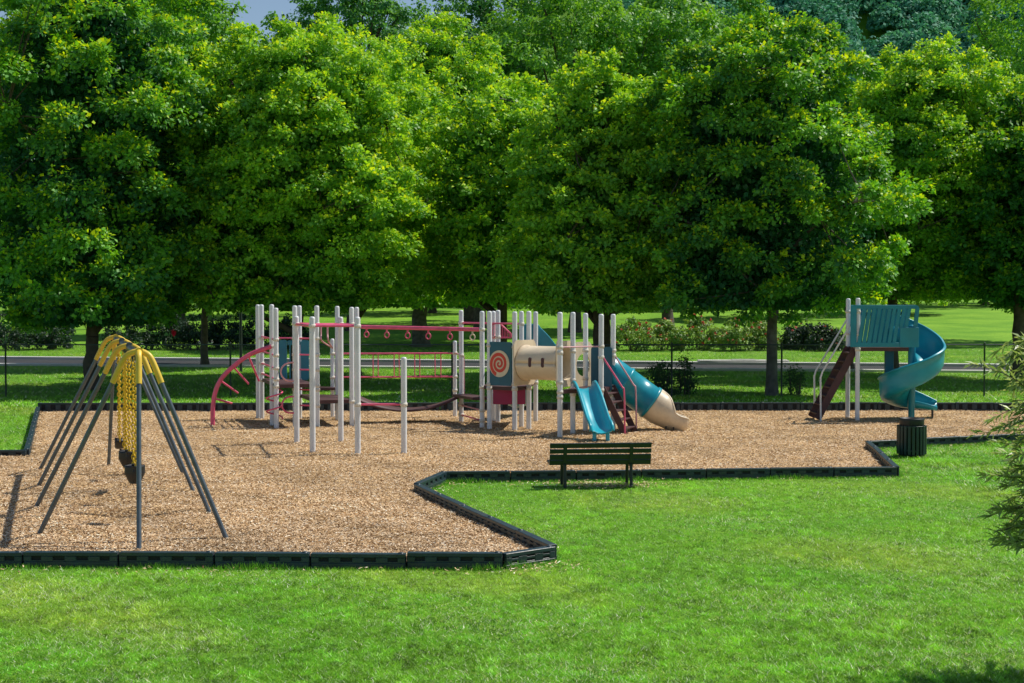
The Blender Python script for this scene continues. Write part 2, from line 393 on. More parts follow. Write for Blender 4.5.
    idx = g.choice(5, n, p=[0.13, 0.27, 0.30, 0.2, 0.10]); C = pal[idx] * g.uniform(0.8, 1.15, (n, 1))
    big = np.sin(x * 0.9 + 1.3) * np.sin(y * 0.8 + x * 0.3) + np.sin(x * 2.3 + y * 1.7) * 0.6
    wig = np.sin(y * 7.5 + 2.2 * np.sin(x * 0.9) + 1.3 * np.sin(x * 2.7 + y)) * np.sin(x * 1.3 + y * 0.5) ; C *= (0.98 + 0.12 * big - 0.42 * np.clip(wig - 0.45, 0, 1) - 0.22 * dep)[:, None]  # dark streaks painted in place of shading on raked ridges
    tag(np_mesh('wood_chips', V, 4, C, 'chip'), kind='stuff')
mulch()

def grass():
    g = np.random.default_rng(11)
    def field(n, y0, y1, pw, hmin, hmax, wmin, wmax, name, spread=0.37, xr=None):
        y = y0 + (y1 - y0) * g.random(n) ** pw; x = g.uniform(-1, 1, n) * (spread * y + 1.5) if xr is None else g.uniform(xr[0], xr[1], n)
        k = ~in_poly(x, y, BORD)
        if y1 > 60: k &= ~((y > road_y(x, 0) - 0.3) & (y < road_y(x, 1) + 0.3))
        x, y = x[k], y[k]; n = len(x)
        z = th(x, y); yaw = g.random(n) * 2 * np.pi; h = g.uniform(hmin, hmax, n); wd = g.uniform(wmin, wmax, n)
        patch = 0.5 + 0.25 * (np.sin(x * 0.8 + 2) * np.cos(y * 0.6 + x * 0.2) + np.sin(x * 1.9 - y * 1.3 + 1) * np.sin(y * 2.1 + x * 0.7))
        fine = np.sin(x * 7.3 + 3 * np.sin(y * 3.1)) * np.sin(y * 6.1 + 2 * np.sin(x * 4.7))
        h *= (0.75 + 0.5 * patch + 0.25 * fine)
        lean = g.normal(0, 1.0, (n, 2))
        c = np.stack([x, y, z - 0.004], 1); s = np.stack([np.cos(yaw), np.sin(yaw), np.zeros(n)], 1) * wd[:, None] / 2
        tip = c + np.stack([lean[:, 0] * h, lean[:, 1] * h, h], 1)
        V = np.stack([c - s, c + s, tip], 1).reshape(-1, 3)
        hs = np.sin(np.floor(x / 0.11) * 12.9898 + np.floor(y / 0.16) * 78.233) * 43758.5; hs = hs - np.floor(hs); h2 = np.sin(np.floor(x / 0.34 + 3) * 39.3 + np.floor(y / 0.45) * 11.1) * 9631.7; h2 = h2 - np.floor(h2)
        tuft = 0.40 + 0.85 * hs + 0.36 * h2
        base = np.array([0.150, 0.420, 0.034]) * (1 - patch)[:, None] + np.array([0.275, 0.555, 0.052]) * patch[:, None]
        dry = np.clip(np.sin(x * 0.63 + 1.1 + np.sin(y * 0.45)) * np.sin(y * 0.83 + 0.4 * x) * 1.4 - 0.42, 0, 0.7) * (0.5 + 0.5 * h2)
        base = base * (1 - dry)[:, None] + np.array([0.46, 0.52, 0.11]) * dry[:, None]
        C = base * (g.uniform(0.6, 1.35, n) * tuft * (1 + 0.15 * fine))[:, None]
        q = g.random(n) < 0.03 + 0.12 * np.clip(np.sin(x * 1.1 + 2 * np.sin(y * 0.7)) * np.sin(y * 1.6 + x * 0.5) + 0.25, 0, 1); C[q] = np.array([0.85, 0.90, 0.68]) * g.uniform(0.6, 1.2, (q.sum(), 1))
        return V, C
    def edge(n):                                                       # untrimmed grass against the edging
        xs, ys = [], []
        for i in range(0, 8):
            (xa, ya), (xb, yb) = BORD[i], BORD[i + 1]; L = math.hypot(xb - xa, yb - ya); k = int(n * L / 60); t = g.random(k)
            nx_, ny_ = (yb - ya) / L, -(xb - xa) / L; o = 0.07 + np.abs(g.normal(0, 0.06, k)); xs.append(xa + (xb - xa) * t + nx_ * o); ys.append(ya + (yb - ya) * t + ny_ * o)
        x, y = np.concatenate(xs), np.concatenate(ys); ko = ~in_poly(x, y, BORD); x, y = x[ko], y[ko]; n = len(x)
        h = g.uniform(0.03, 0.085, n) * (0.7 + 0.8 * np.clip(np.sin(x * 3.1 + y) * np.sin(x * 1.3 - y * 2.2) + .2, 0, 1)); yaw = g.random(n) * 6.28; wd = g.uniform(0.006, 0.011, n)
        c = np.stack([x, y, np.zeros(n)], 1); sd = np.stack([np.cos(yaw), np.sin(yaw), np.zeros(n)], 1) * wd[:, None] / 2; ln = g.normal(0, .5, (n, 2))
        V = np.stack([c - sd, c + sd, c + np.stack([ln[:, 0] * h, ln[:, 1] * h, h], 1)], 1).reshape(-1, 3)
        return V, np.array([0.17, 0.44, 0.04]) * g.uniform(.5, 1.5, (n, 1))
    A = [edge(26000), field(760000, 11.3, 31, 1.35, 0.016, 0.042, 0.007, 0.014, 'near'),
         field(60000, 27, 44, 1.0, 0.03, 0.07, 0.012, 0.02, 'left', xr=(-18, -9.5)),
         field(40000, 24, 34, 1.0, 0.03, 0.07, 0.012, 0.02, 'right', xr=(8, 14)),
         field(150000, 43.5, 100, 1.4, 0.04, 0.10, 0.02, 0.05, 'far')]
    V = np.concatenate([a[0] for a in A]); C = np.concatenate([a[1] for a in A])
    tag(np_mesh('grass', V, 3, C, 'blade'), kind='stuff')

# ------------------------------------------------------------------ road
RN = [(-40, 366.0), (230, 366.2), (640, 371.5), (1064, 373)]          # near kerb
RF = [(-40, 358.0), (230, 359.5), (640, 364.5), (1064, 366)]          # far kerb
def line_fit(pts):
    q = [G(*p) for p in pts]; a = np.polyfit([p.x for p in q], [p.y for p in q], 1); return a
LN, LF = line_fit(RN), line_fit(RF)
def road_y(x, k): return np.polyval(LN if k == 0 else LF, x)
def strip(name, fa, fb, z0, z1, m, xr=(-160, 160), n=40, kind='structure'):
    mb = MB()
    for i in range(n):
        xa = xr[0] + (xr[1] - xr[0]) * i / n; xb = xr[0] + (xr[1] - xr[0]) * (i + 1) / n
        v = [(xa, fa(xa), z1), (xb, fa(xb), z1), (xb, fb(xb), z1), (xa, fb(xa), z1), (xa, fa(xa), z0), (xb, fa(xb), z0), (xb, fb(xb), z0), (xa, fb(xa), z0)]
        mb.add(v, [[0, 1, 2, 3], [4, 5, 1, 0], [3, 2, 6, 7]])
    return tag(mb.build(name, m), kind=kind)
strip('road', lambda x: road_y(x, 0) + 0.8, lambda x: road_y(x, 1) - 0.9, -0.05, 0.004, 'asphalt')
strip('pavement', lambda x: road_y(x, 0), lambda x: road_y(x, 0) + 0.8, -0.05, 0.10, 'kerb')
strip('far_kerb', lambda x: road_y(x, 1) - 0.9, lambda x: road_y(x, 1), -0.05, 0.13, 'kerb')
grass()

# ------------------------------------------------------------------ border of edging timbers
def border():
    root = empty('playground_border', (BORD[1][0], BORD[1][1], 0), 'low dark green plastic edging border with slotted timbers around the wood chips', 'border')
    H = 0.20; T = 0.115
    n = len(BORD); cnt = 0
    for i in range(n):
        if i in (8, 15): continue                                        # outside the picture
        a = Vector((*BORD[i], 0)); b = Vector((*BORD[(i + 1) % n], 0))
        H = 0.30 if 9 <= i <= 12 else 0.20
        L = (b - a).length; k = max(1, round(L / 1.2)); d = (b - a) / L
        nm = Vector((-d.y, d.x, 0))
        for j in range(k):
            p = a + d * (L * j / k); q = a + d * (L * (j + 1) / k)
            mid = (p + q) / 2
            if mid.x / max(1, mid.y) * F + 512 < -130 or mid.x / mid.y * F + 512 > 1130: continue
            cnt += 1
            ang = random.uniform(-0.012, 0.012); dz = random.uniform(-0.012, 0.008)
            dd = (d + nm * ang).normalized(); nn = Vector((-dd.y, dd.x, 0)); l = (q - p).length - 0.018
            rot = Matrix((dd, nn, Vector((0, 0, 1)))).transposed()
            mb = MB()
            def bx(u, z, su, sz, t=T):
                mb.box(mid + dd * u + Vector((0, 0, z + dz)), (su, t, sz), rot)
            mb.cur = 1; bx(0, H / 2 - 0.02, l + 0.012, H - 0.03, T - 0.045); mb.cur = 0
            bx(0, H - 0.024, l, 0.048, T)                                # top rail
            two = i in (1, 2)
            bx(0, 0.03, l, 0.12 if not two else 0.06, T)                 # bottom rail
            ns = max(1, round(l / 0.28)); zs = (0.085, H - 0.048) if not two else (0.05, H - 0.048)
            hgt = zs[1] - zs[0]
            for e in range(ns + 1):
                u = -l / 2 + l * e / ns; su = 0.15 if 0 < e < ns else 0.10
                u += (0.05 if e == 0 else -0.05 if e == ns else 0)
                bx(u, (zs[0] + zs[1]) / 2, su, hgt + 0.004, T - 0.004)
            bx(0, zs[0] + 0.008, l - 0.01, 0.016 if not two else 0.03, T - 0.008)
            if two: bx(0, 0.115, l - 0.01, 0.03, T - 0.008)
            # overlap lug with its stake cap
            mb.lathe([(0.0, H + dz + 0.012), (0.035, H + dz + 0.01), (0.04, H + dz - 0.01)], mid + dd * (l / 2 - 0.06), 10)
            mb.build('edging_timber', ['timber', 'timbercore'], root)
    return root
border()

# ------------------------------------------------------------------ swing set
def swings():
    feet = [((37, 535), (228, 539)), ((34.5, 507), (211, 513)), ((37, 486), (194.5, 491)), ((39, 469), (184, 473))]
    fl = [G(*a, MZ) for a, b in feet]; fr = [G(*b, MZ) for a, b in feet]
    mids = [(a + b) / 2 for a, b in zip(fl, fr)]
    # straight beam
    ya = np.array([m.y for m in mids]); xa = np.array([m.x for m in mids]); pf = np.polyfit(ya, xa, 1)
    apex = [Vector((np.polyval(pf, m.y) + 0.13, m.y, 2.60)) for m in mids]
    axis = (apex[-1] - apex[0]).normalized()
    root = empty('swing_frame', (mids[0].x, mids[0].y, 0), 'tall grey steel swing frame with yellow bent leg tops', 'swing frame')
    bar = MB(); bar.tube([apex[0] - axis * 0.05 - Vector((0, 0, 0.04)), apex[-1] + axis * 0.05 - Vector((0, 0, 0.04))], 0.05, 12); bar.build('top_beam', 'iron', root)
    def leg(ap, ft):
        d = ft - ap; hd = Vector((d.x, d.y, 0)); hl = hd.length; hd.normalize()
        # smooth elbow: leaves the apex sideways and bends down to the leg
        knee = ap + hd * (hl * 0.145) + Vector((0, 0, -0.11)); e2 = ap + hd * (hl * 0.255) + Vector((0, 0, -0.43))
        path = smooth_path([ap + hd * 0.01, ap + hd * (hl * 0.075) + Vector((0, 0, -0.025)), knee, e2], 6)
        lo = ft + Vector((0, 0, -0.05))
        y = MB(); y.tube(path, 0.042, 12); y.build('elbow', 'yellow', root)
        g = MB(); g.tube([e2 - (lo - e2).normalized() * 0.02, lo], 0.034, 12); g.build('leg', 'galv', root)
    for i in range(4):
        leg(apex[i], fl[i]); leg(apex[i], fr[i])
        c = MB(); c.tube([apex[i] - axis * 0.06, apex[i] + axis * 0.06], 0.055, 12); c.build('beam_clamp', 'yellow' if i in (0, 3) else 'galv', root)
    for i, ft in ((0, G(139, 550, MZ)), (3, G(108.5, 466, MZ))): leg(apex[i], ft)
    # chain mesh, shared
    top = 2.52
    def chain_mb(z0, z1, x, lean=0.0):
        mb = MB(); n = int((z1 - z0) / 0.058)
        for i in range(n):
            z = z1 - (i + 0.5) * (z1 - z0) / n; pts = []
            t = (i + 0.5) / n
            for k in range(8):
                a = 2 * math.pi * k / 8; u = 0.022 * math.cos(a); v = 0.045 * math.sin(a)
                pts.append(Vector((u if i % 2 else 0, 0 if i % 2 else u, v)) + Vector((x + lean * t, 0, z)))
            mb.tube(pts, 0.0088, 5, closed=True)
        return mb
    def belt():
        mb = MB(); pts = []
        rings = []
        for i in range(13):
            t = i / 12 * 2 - 1; xx = 0.25 * t; zz = 0.62 + 0.16 * t * t
            rings.append([Vector((xx, yy, zz + 0.012 * (abs(yy) > .06))) for yy in (-0.075, -0.03, 0.03, 0.075)])
        mb.sweep(rings); return mb
    def bucket():
        mb = MB(); rings = []
        for i in range(9):
            z = 0.66 + i * 0.030; r = 0.10 + 0.075 * min(1, i / 4)
            rr = []
            for k in range(20):
                a = 2 * math.pi * k / 20; q = 0.70 * r * (1.0 + 0.12 * math.cos(4 * a))
                rr.append(Vector((q * 1.15 * math.cos(a), q * math.sin(a), z)))
            rings.append(rr + [rr[0]])
        mb.sweep(rings)
        mb.prism([(0.085 * math.cos(R(t)), 0.07 * math.sin(R(t))) for t in range(0, 360, 30)], 0.645, 0.675)
        for s in (-1, 1): mb.box((s * 0.165, 0, 0.86), (0.05, 0.10, 0.08))
        return mb
    rz = math.atan2(axis.y, axis.x)
    labels = ['black bucket swing on yellow chains in the nearest bay', 'black bucket swing on yellow chains in the middle bay, just behind the nearest swing',
              'black belt swing on yellow chains in the middle bay of the frame', 'black belt swing on yellow chains in the farthest bay']
    protos = {}
    k = 0
    for bay, ts in ((0, (0.5,)), (1, (0.28, 0.72)), (2, (0.5,))):
        for t in ts:
            p = apex[bay].lerp(apex[bay + 1], t); kind = 'bucket' if k < 2 else 'belt'
            r = bpy.data.objects.new('bucket_swing' if kind == 'bucket' else 'belt_swing', None); col.objects.link(r)
            r.location = (p.x, p.y, 0); r.rotation_euler = (0, 0, rz + random.uniform(-0.1, 0.1)); tag(r, labels[k], 'swing', 'swings hanging from the swing frame'); k += 1
            if kind not in protos:
                s = (bucket() if kind == 'bucket' else belt()).build('seat', 'rubber', None, solid=0.02)
                z0 = 0.86 if kind == 'bucket' else 0.78; xx = 0.165 if kind == 'bucket' else 0.25
                ps = [s]
                for sg in (-1, 1):
                    ch = chain_mb(z0, top - 0.08, sg * xx, 0).build('chain', 'chain', None)
                    hg = MB(); hg.tube([(sg * xx, 0, top - 0.09), (sg * xx, 0, top + 0.0)], 0.018, 8); hg.box((sg * xx, 0, top + 0.01), (0.06, 0.09, 0.07))
                    ps += [ch, hg.build('hanger', 'iron', None)]
                if kind == 'bucket':
                    pass
                for o in ps: o.parent = r
                protos[kind] = ps
            else:
                for o in protos[kind]:
                    c = o.copy(); col.objects.link(c); c.parent = r
swings()

# ------------------------------------------------------------------ play structure
def play():
    root = empty('climbing_structure', (X(430, 37), 37.0, 0), 'long play structure with white posts, red bars, beige tunnel and three teal slides', 'play structure')
    PO = {'a': (258.3, 418, 304.5), 'b': (262, 418.3, 304.5), 'c': (272.2, 425.4, 304.3), 'd': (276.4, 428, 307.8),
          'e': (296.8, 442, 316), 'f': (312.7, 452.7, 316.5), 'g': (340.9, 441.5, 316.7), 'h': (357.8, 453.2, 316.7),
          'eb1': (295.2, 426, 305.5), 'eb2': (299.8, 419, 305.5), 'fb': (317.2, 427, 305.5),
          's': (332.6, 417, 338.6), 'gb': (337.6, 419.6, 306), 'hb1': (352, 426, 307), 'hb2': (357, 420, 307), 'k': (404, 453, 357),
          'm1s': (455, 416, 340.7), 'm1': (461.2, 421.5, 310), 'm2': (482.1, 427.7, 311), 'm3': (489.5, 429, 311), 'm3b': (493.5, 421, 311),
          'm4': (498, 422, 310), 'm5': (514.7, 430.7, 311.5), 'm6': (521.4, 426.8, 311), 'm7': (528.8, 429, 311), 'm8': (535.6, 421, 311.5),
          'n1': (559.9, 436.9, 312), 'n2': (572.8, 432.9, 312), 'n3': (585.4, 430.5, 313), 'n4': (601, 434, 314), 'n5': (613, 431, 314)}
    Q = {}; TOP = {}
    for k, (px, by, ty) in PO.items():
        Q[k] = G(px, by, MZ); TOP[k] = Zp(ty, Q[k].y)
    cz = {}                                                             # clamp heights
    def clamp(k, z): cz.setdefault(k, []).append(z)
    def at(k, z): return Vector((Q[k].x, Q[k].y, z))
    def bar(p, q, r, name, m='pink', n=10):
        b = MB(); b.tube([p, q], r, n); return b.build(name, m, root)
    def rail(k1, k2, z, r=0.022, name='rail', m='pink', z2=None):
        z2 = z if z2 is None else z2
        clamp(k1, z); clamp(k2, z2); return bar(at(k1, z), at(k2, z2), r, name, m)
    def ladder(k1, k2, z0, z1, nr, rm='pink'):
        for i in range(nr): rail(k1, k2, z0 + (z1 - z0) * i / max(1, nr - 1), 0.02, 'rung', rm)
    def deck(ks, z, name='deck', th=0.09):
        c = sum((Q[k] for k in ks), Vector()) / len(ks)
        poly = [(c.x + (Q[k].x - c.x) * 0.97, c.y + (Q[k].y - c.y) * 0.97) for k in ks]
        area = sum(poly[i][0] * poly[(i + 1) % len(poly)][1] - poly[(i + 1) % len(poly)][0] * poly[i][1] for i in range(len(poly)))
        if area < 0: poly.reverse()
        b = MB(); b.prism(poly, z - th, z)
        for k in ks: clamp(k, z - th / 2)
        return b.build(name, 'brown', root)
    # ---- left climbing cluster
    deck(['b', 'd', 'fb', 'eb2'], 1.16); deck(['fb', 'hb1', 'gb', 'eb2'], 0.74)
    b = MB(); b.box((Q['s'].x - 0.2, Q['s'].y - 0.1, 0.86), (0.75, 0.5, 0.07)); b.build('step_board', 'brown', root)
    # arch climber with inward rungs
    D0 = Q['c'].y - 0.05
    pts = [P(212.6, 426, D0), P(213.8, 399, D0), P(220.5, 380, D0), P(234, 366, D0), P(250, 354.5, D0), P(271.5, 346.3, D0)]
    ac = MB(); ac.tube(smooth_path(pts, 7), 0.058, 14); acl = ac.build('arch_climber', 'pink', root)
    for (x0, y0, x1, y1) in ((215.5, 398.8, 232, 403.3), (221, 381, 238, 393), (233.5, 367, 248.7, 384), (248.5, 356, 259, 381)):
        rg = MB(); a, c2 = P(x0, y0, D0), P(x1, y1, D0 + 0.35); rg.tube([a, c2], 0.026, 8)
        ro = rg.build('rung', 'pink'); ro.parent = acl; ro.matrix_parent_inverse = (Matrix.Translation(Vector(root.location)) @ Matrix.Translation(-Vector(root.location)))
    clamp('c', P(271, 346, D0).z)
    # corkscrew climber beside the arch
    cc = Vector((X(274, 36.7), 36.7, 0)); hp = []
    for i in range(64):
        t = i / 63; a = 2 * math.pi * 2.25 * t
        hp.append(cc + Vector((0.2 * math.cos(a), 0.2 * math.sin(a), 0.30 + 0.75 * t)))
    ck = MB(); ck.tube(hp, 0.021, 8); ck.build('corkscrew_climber', 'pink', root)
    for py in (338.2, 353.5, 366, 376.5): rail('b', 'd', Zp(py, 38.0), 0.022, 'rung')
    rail('b', 'eb2', Zp(338, Q['b'].y), 0.022, 'rail'); rail('eb1', 'fb', Zp(338.5, Q['fb'].y))
    for py in (355, 370, 390, 406): rail('eb1', 'fb', Zp(py, Q['fb'].y), 0.02, 'rung')
    # C shaped grab loops
    for yt, yb in ((362.5, 381), (396.5, 413)):
        Dl = Q['d'].y + 0.05; zt, zb = Zp(yt, Dl), Zp(yb, Dl); r = (zt - zb) / 2; cx = X(290.5, Dl)
        lp = [Vector((X(296, Dl), Dl, zt))] + [Vector((cx - r * math.sin(R(t)), Dl - 0.12 * math.sin(R(t)), (zt + zb) / 2 + r * math.cos(R(t)))) for t in range(0, 181, 15)] + [Vector((X(296, Dl), Dl, zb))]
        lb = MB(); lb.tube(lp, 0.022, 8); lb.build('grab_loop', 'palepink' if yt < 370 else 'pink', root)  # upper loop's whitish highlight put into its paler red
    # teal back wall with bars
    Dw = Q['eb2'].y - 0.05
    def panel_px(x0, y0, x1, y1, D, m, name, rnd=0.06, t=0.03):
        A = P(x0, y0, D); B = P(x1, y1, D); wd, hg = B.x - A.x, A.z - B.z
        out = []
        for (cx, cy, a0) in ((wd - rnd, hg - rnd, 0), (rnd, hg - rnd, 90), (rnd, rnd, 180), (wd - rnd, rnd, 270)):
            for k in range(5): a = R(a0 + 22.5 * k); out.append((cx + rnd * math.cos(a), cy + rnd * math.sin(a)))
        mb = MB(); mb.plate((A.x, D, B.z), (1, 0, 0), (0, 0, 1), out, t); return mb.build(name, m, root)
    for x0, x1 in ((279, 287), (301, 309)): panel_px(x0, 340, x1, 380, Dw, 'teal', 'barrier_panel')
    panel_px(287.4, 340.5, 300.6, 345, Dw, 'teal', 'barrier_panel', 0.03)
    for px in (290, 294.5, 299): bar(P(px, 343, Dw), P(px, 380, Dw), 0.018, 'barrier_bar', 'teal')
    # horizontal ladder e-f-g-h
    zl = 2.75
    for k1, k2 in (('e', 'f'), ('g', 'h')): rail(k1, k2, zl, 0.03, 'ladder_rail')
    for i in range(7):
        t = i / 6; bar(at('e', zl).lerp(at('f', zl), t), at('g', zl).lerp(at('h', zl), t), 0.021, 'rung')
    rail('eb1', 'fb', Zp(323.5, Q['fb'].y), 0.025); rail('fb', 'hb1', Zp(324, Q['fb'].y), 0.025); rail('gb', 'hb2', Zp(325, Q['gb'].y), 0.025)
    for dx in (0, 6.5):
        Dh = 38.2; p = MB(); p.tube(smooth_path([P(321 + dx, 326, Dh), P(321 + dx, 334, Dh), P(322 + dx, 341, Dh), P(332.5, 348, Dh + 1.2)], 5), 0.022, 8); p.build('grab_bar', 'palepink', root)
    # chinning bar to the short post
    rail('h', 'k', Zp(404.5, Q['h'].y), 0.022, 'chinning_bar')
    # trapeze beam with ring handles
    A = at('hb2', Zp(327.3, Q['hb2'].y)); A.z = 2.58; B = at('m2', 2.55); clamp('m2', 2.55); clamp('hb2', 2.58)
    bar(A, B, 0.052, 'overhead_beam', 'pink', 14)
    for px in (367.4, 388.5, 409.7, 430.3, 451.5, 473):
        t = (px - 357) / (482 - 357); p = A.lerp(B, t)
        hb = MB(); hb.box(p + Vector((0, 0, -0.085)), (0.045, 0.045, 0.08))
        hb.tube([p + Vector((0.06 * math.cos(a), 0, -0.20 + 0.075 * math.sin(a))) for a in np.linspace(0, 2 * math.pi, 15)[:-1]], 0.018, 7, closed=True)
        hb.build('ring_handle', 'pink' if px < 470 else 'cream', root)
    # bridge railing and sagging bridge
    z1, z2 = Zp(353.5, 40.2), Zp(377, 40.2)
    rail('s', 'm1s', z1, 0.024, 'bridge_rail'); rail('s', 'm1s', z2, 0.024, 'bridge_rail')
    S, E = Q['s'], Q['m1s']
    for px in (373, 378, 394, 399, 414.6, 419.6, 435, 440.8):
        t = (px - PO['s'][0]) / (PO['m1s'][0] - PO['s'][0]); p = S.lerp(E, t)
        bar(Vector((p.x, p.y, z1)), Vector((p.x, p.y, z2)), 0.015, 'baluster')
    n = 22; rgs = []
    for i in range(n + 1):
        t = i / n; x = Q['hb1'].x + (Q['m1'].x - Q['hb1'].x) * t; y = 38.2 + 0.5 * t; z = 0.74 - 0.36 * (1 - (2 * t - 1) ** 2) + 0.02 * t
        rgs.append([Vector((x, y - 0.5, z)), Vector((x, y + 0.5, z))])
    bd = MB(); bd.sweep(rgs); bdo = bd.build('bridge_deck', 'brown', root, solid=0.05)
    # landing between bridge and tower
    clamp('m1s', 0.78); clamp('m1', 0.78)
    b = MB(); b.beam(at('m1', 0.76), at('m2', 0.80), 0.5, 0.07); b.build('step_board', 'brown', root)
    rail('m1', 'm2', 0.50, 0.02, 'rung', 'palepink'); rail('m1', 'm2', 0.24, 0.02, 'rung'); rail('m1s', 'm1', Zp(354, 39.5), 0.02, 'rail', 'palepink')
    bar(at('m1', 0.8) + Vector((0.08, -0.05, 0)), at('m1', 1.8) + Vector((0.08, -0.05, 0)), 0.015, 'grab_bar', 'palepink')
    # ---- left tower
    deck(['m2', 'm3', 'm5', 'm7', 'm8', 'm4'], 1.14)
    rail('m1', 'm6', Zp(322.8, Q['m1'].y), 0.024, 'rail'); rail('m3b', 'm4', Zp(337, Q['m4'].y), 0.022)
    # gabled red barrier at the back
    Dg = Q['m4'].y + 0.25
    gl, gr, gt = P(489, 337.5, Dg), P(511, 337.5, Dg), P(499, 322.5, Dg)
    gb = MB(); gb.tube([gl, gr], 0.022, 8); gb.tube([gl, P(491, 325, Dg), gt, P(511, 334, Dg), gr], 0.022, 8)
    for i in range(1, 13):
        t = i / 13; p = gl.lerp(gr, t); px = 489 + 22 * t
        top = 322.5 + (11.5 * (px - 499) / 12 if px > 499 else 2.5 * (499 - px) / 8)
        gb.tube([p, P(px, top, Dg)], 0.011, 6)
    gb.build('barrier_grille', 'pink', root)
    # spiral panel between m3 and m5
    a3, a5 = Q['m3'].copy(), Q['m5'].copy(); ax = (a5 - a3).normalized(); wd = (a5 - a3).length
    nrm = Vector((ax.y, -ax.x, 0))
    zt, zb = Zp(341.6, a3.y), Zp(385, a3.y); o = Vector((a3.x, a3.y, zb)) + nrm * 0.03; hg = zt - zb
    pm = MB(); rnd = 0.05; out = []
    for (cx, cy, a0) in ((wd - 0.07 - rnd, hg - rnd, 0), (0.03 + rnd, hg - rnd, 90), (0.03 + rnd, rnd, 180), (wd - 0.07 - rnd, rnd, 270)):
        for k in range(5): a = R(a0 + 22.5 * k); out.append((cx + rnd * math.cos(a), cy + rnd * math.sin(a)))
    pm.plate(o, ax, (0, 0, 1), out, 0.03); pn = pm.build('spiral_panel', 'tealdark', root)
    cU, cV = wd * 0.44, hg * 0.5; rad = 0.335; rx = min(rad, wd * 0.40); up = Vector((0, 0, 1))
    dm = MB(); dm.plate(o + ax * cU + up * cV + nrm * 0.022, ax, up, [(rx * math.cos(R(t)), rad * math.sin(R(t))) for t in range(0, 360, 10)], 0.012)
    so_ = dm.build('spiral_disc', 'cream'); so_.parent = pn
    sp = MB(); ring = []
    for i in range(100):
        t = i / 99; a = 2 * math.pi * 2.6 * t + 0.6; r = 0.06 + 0.92 * t; wdt = 0.06 + 0.15 * t ** 0.5
        r2 = max(0.02, r - wdt * 1.3)
        cen = o + ax * cU + up * cV + nrm * 0.031
        f2 = lambda q: cen + ax * (rx * min(q, .985) * math.cos(a)) + up * (rad * min(q, .985) * math.sin(a))
        ring.append([f2(r2), f2(r)])
    sp.sweep(ring, smooth=False); s2 = sp.build('spiral_stripe', 'red'); s2.parent = pn
    clamp('m3', zt - 0.1); clamp('m3', zb + 0.02); clamp('m5', zt - 0.12); clamp('m5', zb + 0.05)
    # maroon skirt panel under the deck
    Dm = 36.35; panel_px(493, 387.5, 525.5, 404.3, Dm, 'maroon', 'skirt_panel', 0.03)
    # ---- tunnel
    tl = P(525.5, 363, 36.0); tr = P(565, 363.3, 35.3); tl.z = tr.z = Zp(363, 35.7)
    ta = (tr - tl).normalized(); rt = 0.412
    def ringat(c, t, r, n=28):
        sd = t.cross(up).normalized(); u2 = sd.cross(t)
        return [c + sd * (r * math.cos(2 * math.pi * k / n)) + u2 * (r * math.sin(2 * math.pi * k / n)) for k in range(n + 1)]
    tm = MB(); L = (tr - tl).length
    tm.sweep([ringat(tl + ta * (L * s), ta, rt * q) for s, q in ((0, 1.06), (0.03, 1.06), (0.06, 1.0), (0.5, 0.99), (0.94, 1.0), (0.97, 1.06), (1, 1.06))])
    tn = tm.build('tunnel', 'beige', root, solid=0.02)
    front = ta.cross(up).normalized()
    for s in (0.36, 0.68):
        c = tl + ta * (L * s) + front * (rt * 0.985) + up * 0.03
        wm = MB(); wm.plate(c, ta, up, [(0.045 * math.cos(R(t)), 0.05 * math.sin(R(t)) + (0.07 if t < 180 else -0.07)) for t in range(0, 360, 20)], 0.03)
        wo = wm.build('peep_hole', 'brown'); wo.parent = tn
    def hood(c, t, name, hw=0.5, hh=0.56, r=0.40):
        sd = t.cross(up).normalized(); mb = MB(); inn, outr = [], []
        for k in range(33):
            a = 2 * math.pi * k / 32; ca, sa = math.cos(a), math.sin(a)
            q = 1 / max(abs(ca) / hw, abs(sa) / hh)
            inn.append(c + sd * (r * ca) + up * (r * sa)); outr.append(c + sd * (q * ca) + up * (q * sa))
        mb.sweep([inn, outr], smooth=False); return mb.build(name, 'beige', root, solid=0.035)
    hood(tl - ta * 0.03, ta, 'tunnel_plate', 0.46); hood(tr + ta * 0.03, ta, 'tunnel_plate', 0.42)
    hd = hood(P(583, 365, 36.3), Vector((0.75, -0.66, 0)).normalized(), 'entry_plate', 0.33, 0.58, 0.28)
    # ---- right tower
    deck(['n1', 'n4', 'n5', 'n3', 'n2'], 1.17)
    rail('n1', 'n4', Zp(347.3, Q['n1'].y), 0.018, 'rail', 'palepink')
    for k in ('m7', 'm6', 'n1', 'n2', 'n3', 'n5'): clamp(k, 1.35); clamp(k, 2.05)
    clamp('n1', 1.0); clamp('n2', 1.0)
    # slides (open troughs)
    def trough(path, hw, walls, name, m, side_dir=None, solid=0.035, lip=0.04):
        pts = smooth_path(path, 6); k = len(pts); rgs = []
        for i, p in enumerate(pts):
            t = (pts[min(i + 1, k - 1)] - pts[max(i - 1, 0)]).normalized()
            sd = Vector((t.y, -t.x, 0)).normalized(); u2 = sd.cross(t)
            f = i / (k - 1); wh = np.interp(f, [q[0] for q in walls], [q[1] for q in walls])
            prof = [(-hw - lip, wh - 0.03), (-hw - lip * 0.6, wh), (-hw, wh - 0.01), (-hw + 0.02, wh * 0.45), (-hw + 0.06, 0.04), (-hw + 0.14, 0), (0, -0.012), (hw - 0.14, 0), (hw - 0.06, 0.04), (hw - 0.02, wh * 0.45), (hw, wh - 0.01), (hw + lip * 0.6, wh), (hw + lip, wh - 0.03)]
            rgs.append([p + sd * x + u2 * h for x, h in prof])
        mb = MB(); mb.sweep(rgs); return mb.build(name, m, root, solid=solid), pts
